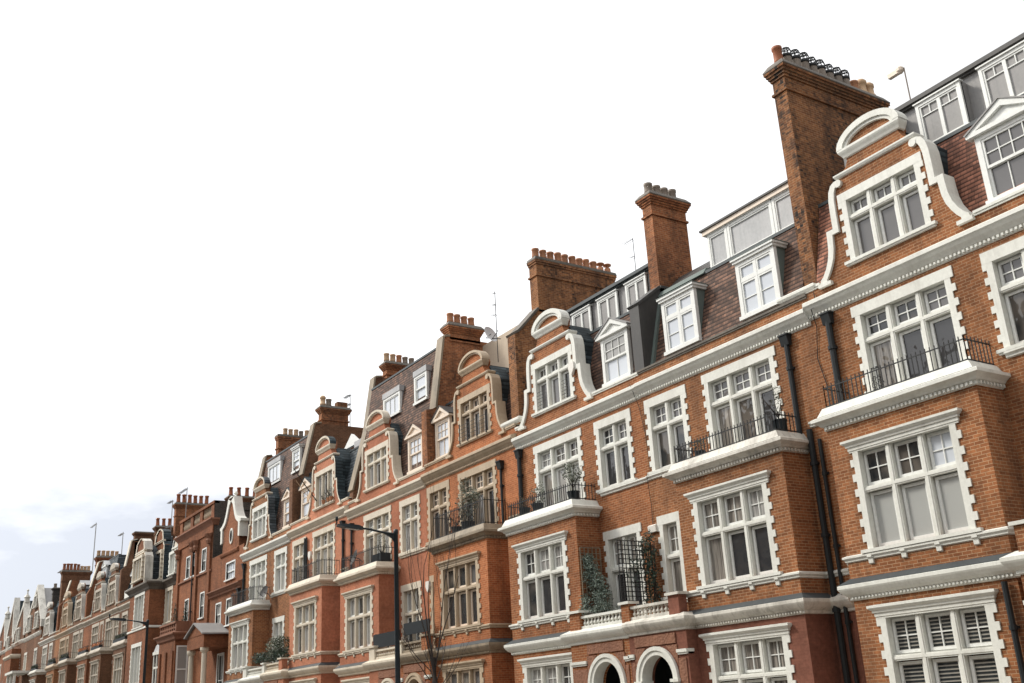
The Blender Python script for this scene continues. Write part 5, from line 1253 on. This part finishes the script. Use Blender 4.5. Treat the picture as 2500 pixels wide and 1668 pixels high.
# loose cables on the nearest walls
def cable(pts, label, r=.012):
    m = MB(); m.tube(pts, r, 5); return tag(m.build('cable', MAT['pipe_black']), label, 'cable')
cable([(-16.35,-.03,11.3),(-16.3,-.05,10.9),(-16.32,-.26,10.8),(-16.42,-.03,10.4),(-16.55,-.03,9.6),(-16.4,-.03,8.9),(-16.38,-.03,8.2)], 'thin black cable hanging between the two nearest houses')
cable([(-16.55,-.03,7.5),(-16.5,-.04,6.6),(-16.56,-.04,5.4),(-16.5,-.05,4.2),(-16.55,-.05,1.5)], 'thin black cable beside the fat black downpipes')
cable([(-23.6,-.26,10.95),(-23.55,-.03,10.3),(-23.35,-.03,9.3),(-23.3,-.03,8.2),(-23.35,-.14,8.1),(-23.4,-.03,7.2),(-23.42,-.03,6.65)], 'thin cable dropping to the alarm box above the climber', .009)

# ================================================================== sky, sun, camera
w = bpy.data.worlds.new('World'); sc.world = w; w.use_nodes = True; nt = w.node_tree; nt.nodes.clear()
out = nt.nodes.new('ShaderNodeOutputWorld'); bg = nt.nodes.new('ShaderNodeBackground'); nt.links.new(bg.outputs[0], out.inputs[0])
SUN_EL, SUN_AZ = R(42), R(-132)                        # azimuth measured from +Y clockwise: from the left and the street side
sky = nt.nodes.new('ShaderNodeTexSky'); sky.sky_type = 'NISHITA'; sky.sun_disc = False; sky.sun_elevation = SUN_EL; sky.sun_rotation = SUN_AZ
tc = nt.nodes.new('ShaderNodeTexCoord'); sx = nt.nodes.new('ShaderNodeSeparateXYZ'); nt.links.new(tc.outputs['Generated'], sx.inputs[0])
mp = nt.nodes.new('ShaderNodeMapping'); mp.inputs['Scale'].default_value = (3.2, 3.2, 9); nt.links.new(tc.outputs['Generated'], mp.inputs[0])
nz = nt.nodes.new('ShaderNodeTexNoise'); nz.inputs['Scale'].default_value = 1.3; nz.inputs['Detail'].default_value = 6; nz.inputs['Roughness'].default_value = .55; nt.links.new(mp.outputs[0], nz.inputs['Vector'])
lo = nt.nodes.new('ShaderNodeMapRange'); lo.interpolation_type = 'SMOOTHSTEP'; nt.links.new(sx.outputs[2], lo.inputs[0]); lo.inputs[1].default_value = .25; lo.inputs[2].default_value = .15; lo.inputs[3].default_value = 0; lo.inputs[4].default_value = .5
ad = nt.nodes.new('ShaderNodeMath'); ad.operation = 'ADD'; nt.links.new(nz.outputs['Fac'], ad.inputs[0]); nt.links.new(lo.outputs[0], ad.inputs[1])
cr = nt.nodes.new('ShaderNodeValToRGB'); e = cr.color_ramp.elements; e[0].position = .60; e[0].color = (1.0,1.0,1.0,1); e[1].position = .90; e[1].color = (.51,.53,.58,1); nt.links.new(ad.outputs[0], cr.inputs[0])
ml = nt.nodes.new('ShaderNodeMix'); ml.data_type = 'RGBA'; ml.blend_type = 'ADD'; ml.inputs['Factor'].default_value = 1
sk = nt.nodes.new('ShaderNodeMix'); sk.data_type = 'RGBA'; sk.blend_type = 'MULTIPLY'; sk.inputs['Factor'].default_value = 1
ci = lambda n, nm: [i for i in n.inputs if i.name == nm and i.type == 'RGBA'][0]
co = lambda n: [i for i in n.outputs if i.type == 'RGBA'][0]
nt.links.new(sky.outputs[0], ci(sk, 'A')); ci(sk, 'B').default_value = (.012, .012, .012, 1)
dp = nt.nodes.new('ShaderNodeVectorMath'); dp.operation = 'DOT_PRODUCT'; nt.links.new(tc.outputs['Generated'], dp.inputs[0])
dp.inputs[1].default_value = (math.sin(SUN_AZ)*math.cos(SUN_EL), math.cos(SUN_AZ)*math.cos(SUN_EL), math.sin(SUN_EL))
gm = nt.nodes.new('ShaderNodeMapRange'); nt.links.new(dp.outputs['Value'], gm.inputs[0]); gm.inputs[1].default_value = -.35; gm.inputs[2].default_value = .9; gm.inputs[3].default_value = .42; gm.inputs[4].default_value = 1.9   # thin cloud is brighter round the sun
gx = nt.nodes.new('ShaderNodeMix'); gx.data_type = 'RGBA'; gx.blend_type = 'MULTIPLY'; gx.inputs['Factor'].default_value = 1
nt.links.new(cr.outputs[0], ci(gx, 'A')); nt.links.new(gm.outputs[0], ci(gx, 'B')); nt.links.new(co(gx), ci(ml, 'A')); nt.links.new(co(sk), ci(ml, 'B')); nt.links.new(co(ml), bg.inputs[0]); bg.inputs[1].default_value = SKY_STRENGTH = .76
sl = bpy.data.lights.new('sun', 'SUN'); sl.energy = 2.2; sl.angle = R(11); sl.color = (1, .95, .86); so = bpy.data.objects.new('sun', sl); COL.objects.link(so)
d = Vector((math.sin(SUN_AZ)*math.cos(SUN_EL), math.cos(SUN_AZ)*math.cos(SUN_EL), math.sin(SUN_EL))); so.rotation_euler = d.to_track_quat('Z', 'Y').to_euler(); so.location = (0, -20, 40)

cd = bpy.data.cameras.new('camera'); co_ = bpy.data.objects.new('camera', cd); COL.objects.link(co_); sc.camera = co_
cd.sensor_width = 36; cd.lens = 36*2550/2500; cd.clip_start = .1; cd.clip_end = 3000
a = Vector((-480.-1250, 1843.-834, 2550.)).normalized(); u = Vector((868.-1250, -6300.-834, 2550.)); u = (u - a*u.dot(a)).normalized()
X_, Z__ = -a, u; Y_ = Z__.cross(X_)
right = Vector((X_.x, Y_.x, Z__.x)); down = Vector((X_.y, Y_.y, Z__.y)); fwd = Vector((X_.z, Y_.z, Z__.z))
M4 = Matrix((right, -down, -fwd)).transposed().to_4x4(); M4.translation = (0, -20, 1.6); co_.matrix_world = M4
sc.view_settings.view_transform = 'Standard'; sc.view_settings.look = 'None'; sc.view_settings.exposure = 0.4; sc.view_settings.gamma = 1
sc.cycles.max_bounces = 6; sc.cycles.diffuse_bounces = 3; sc.cycles.glossy_bounces = 3
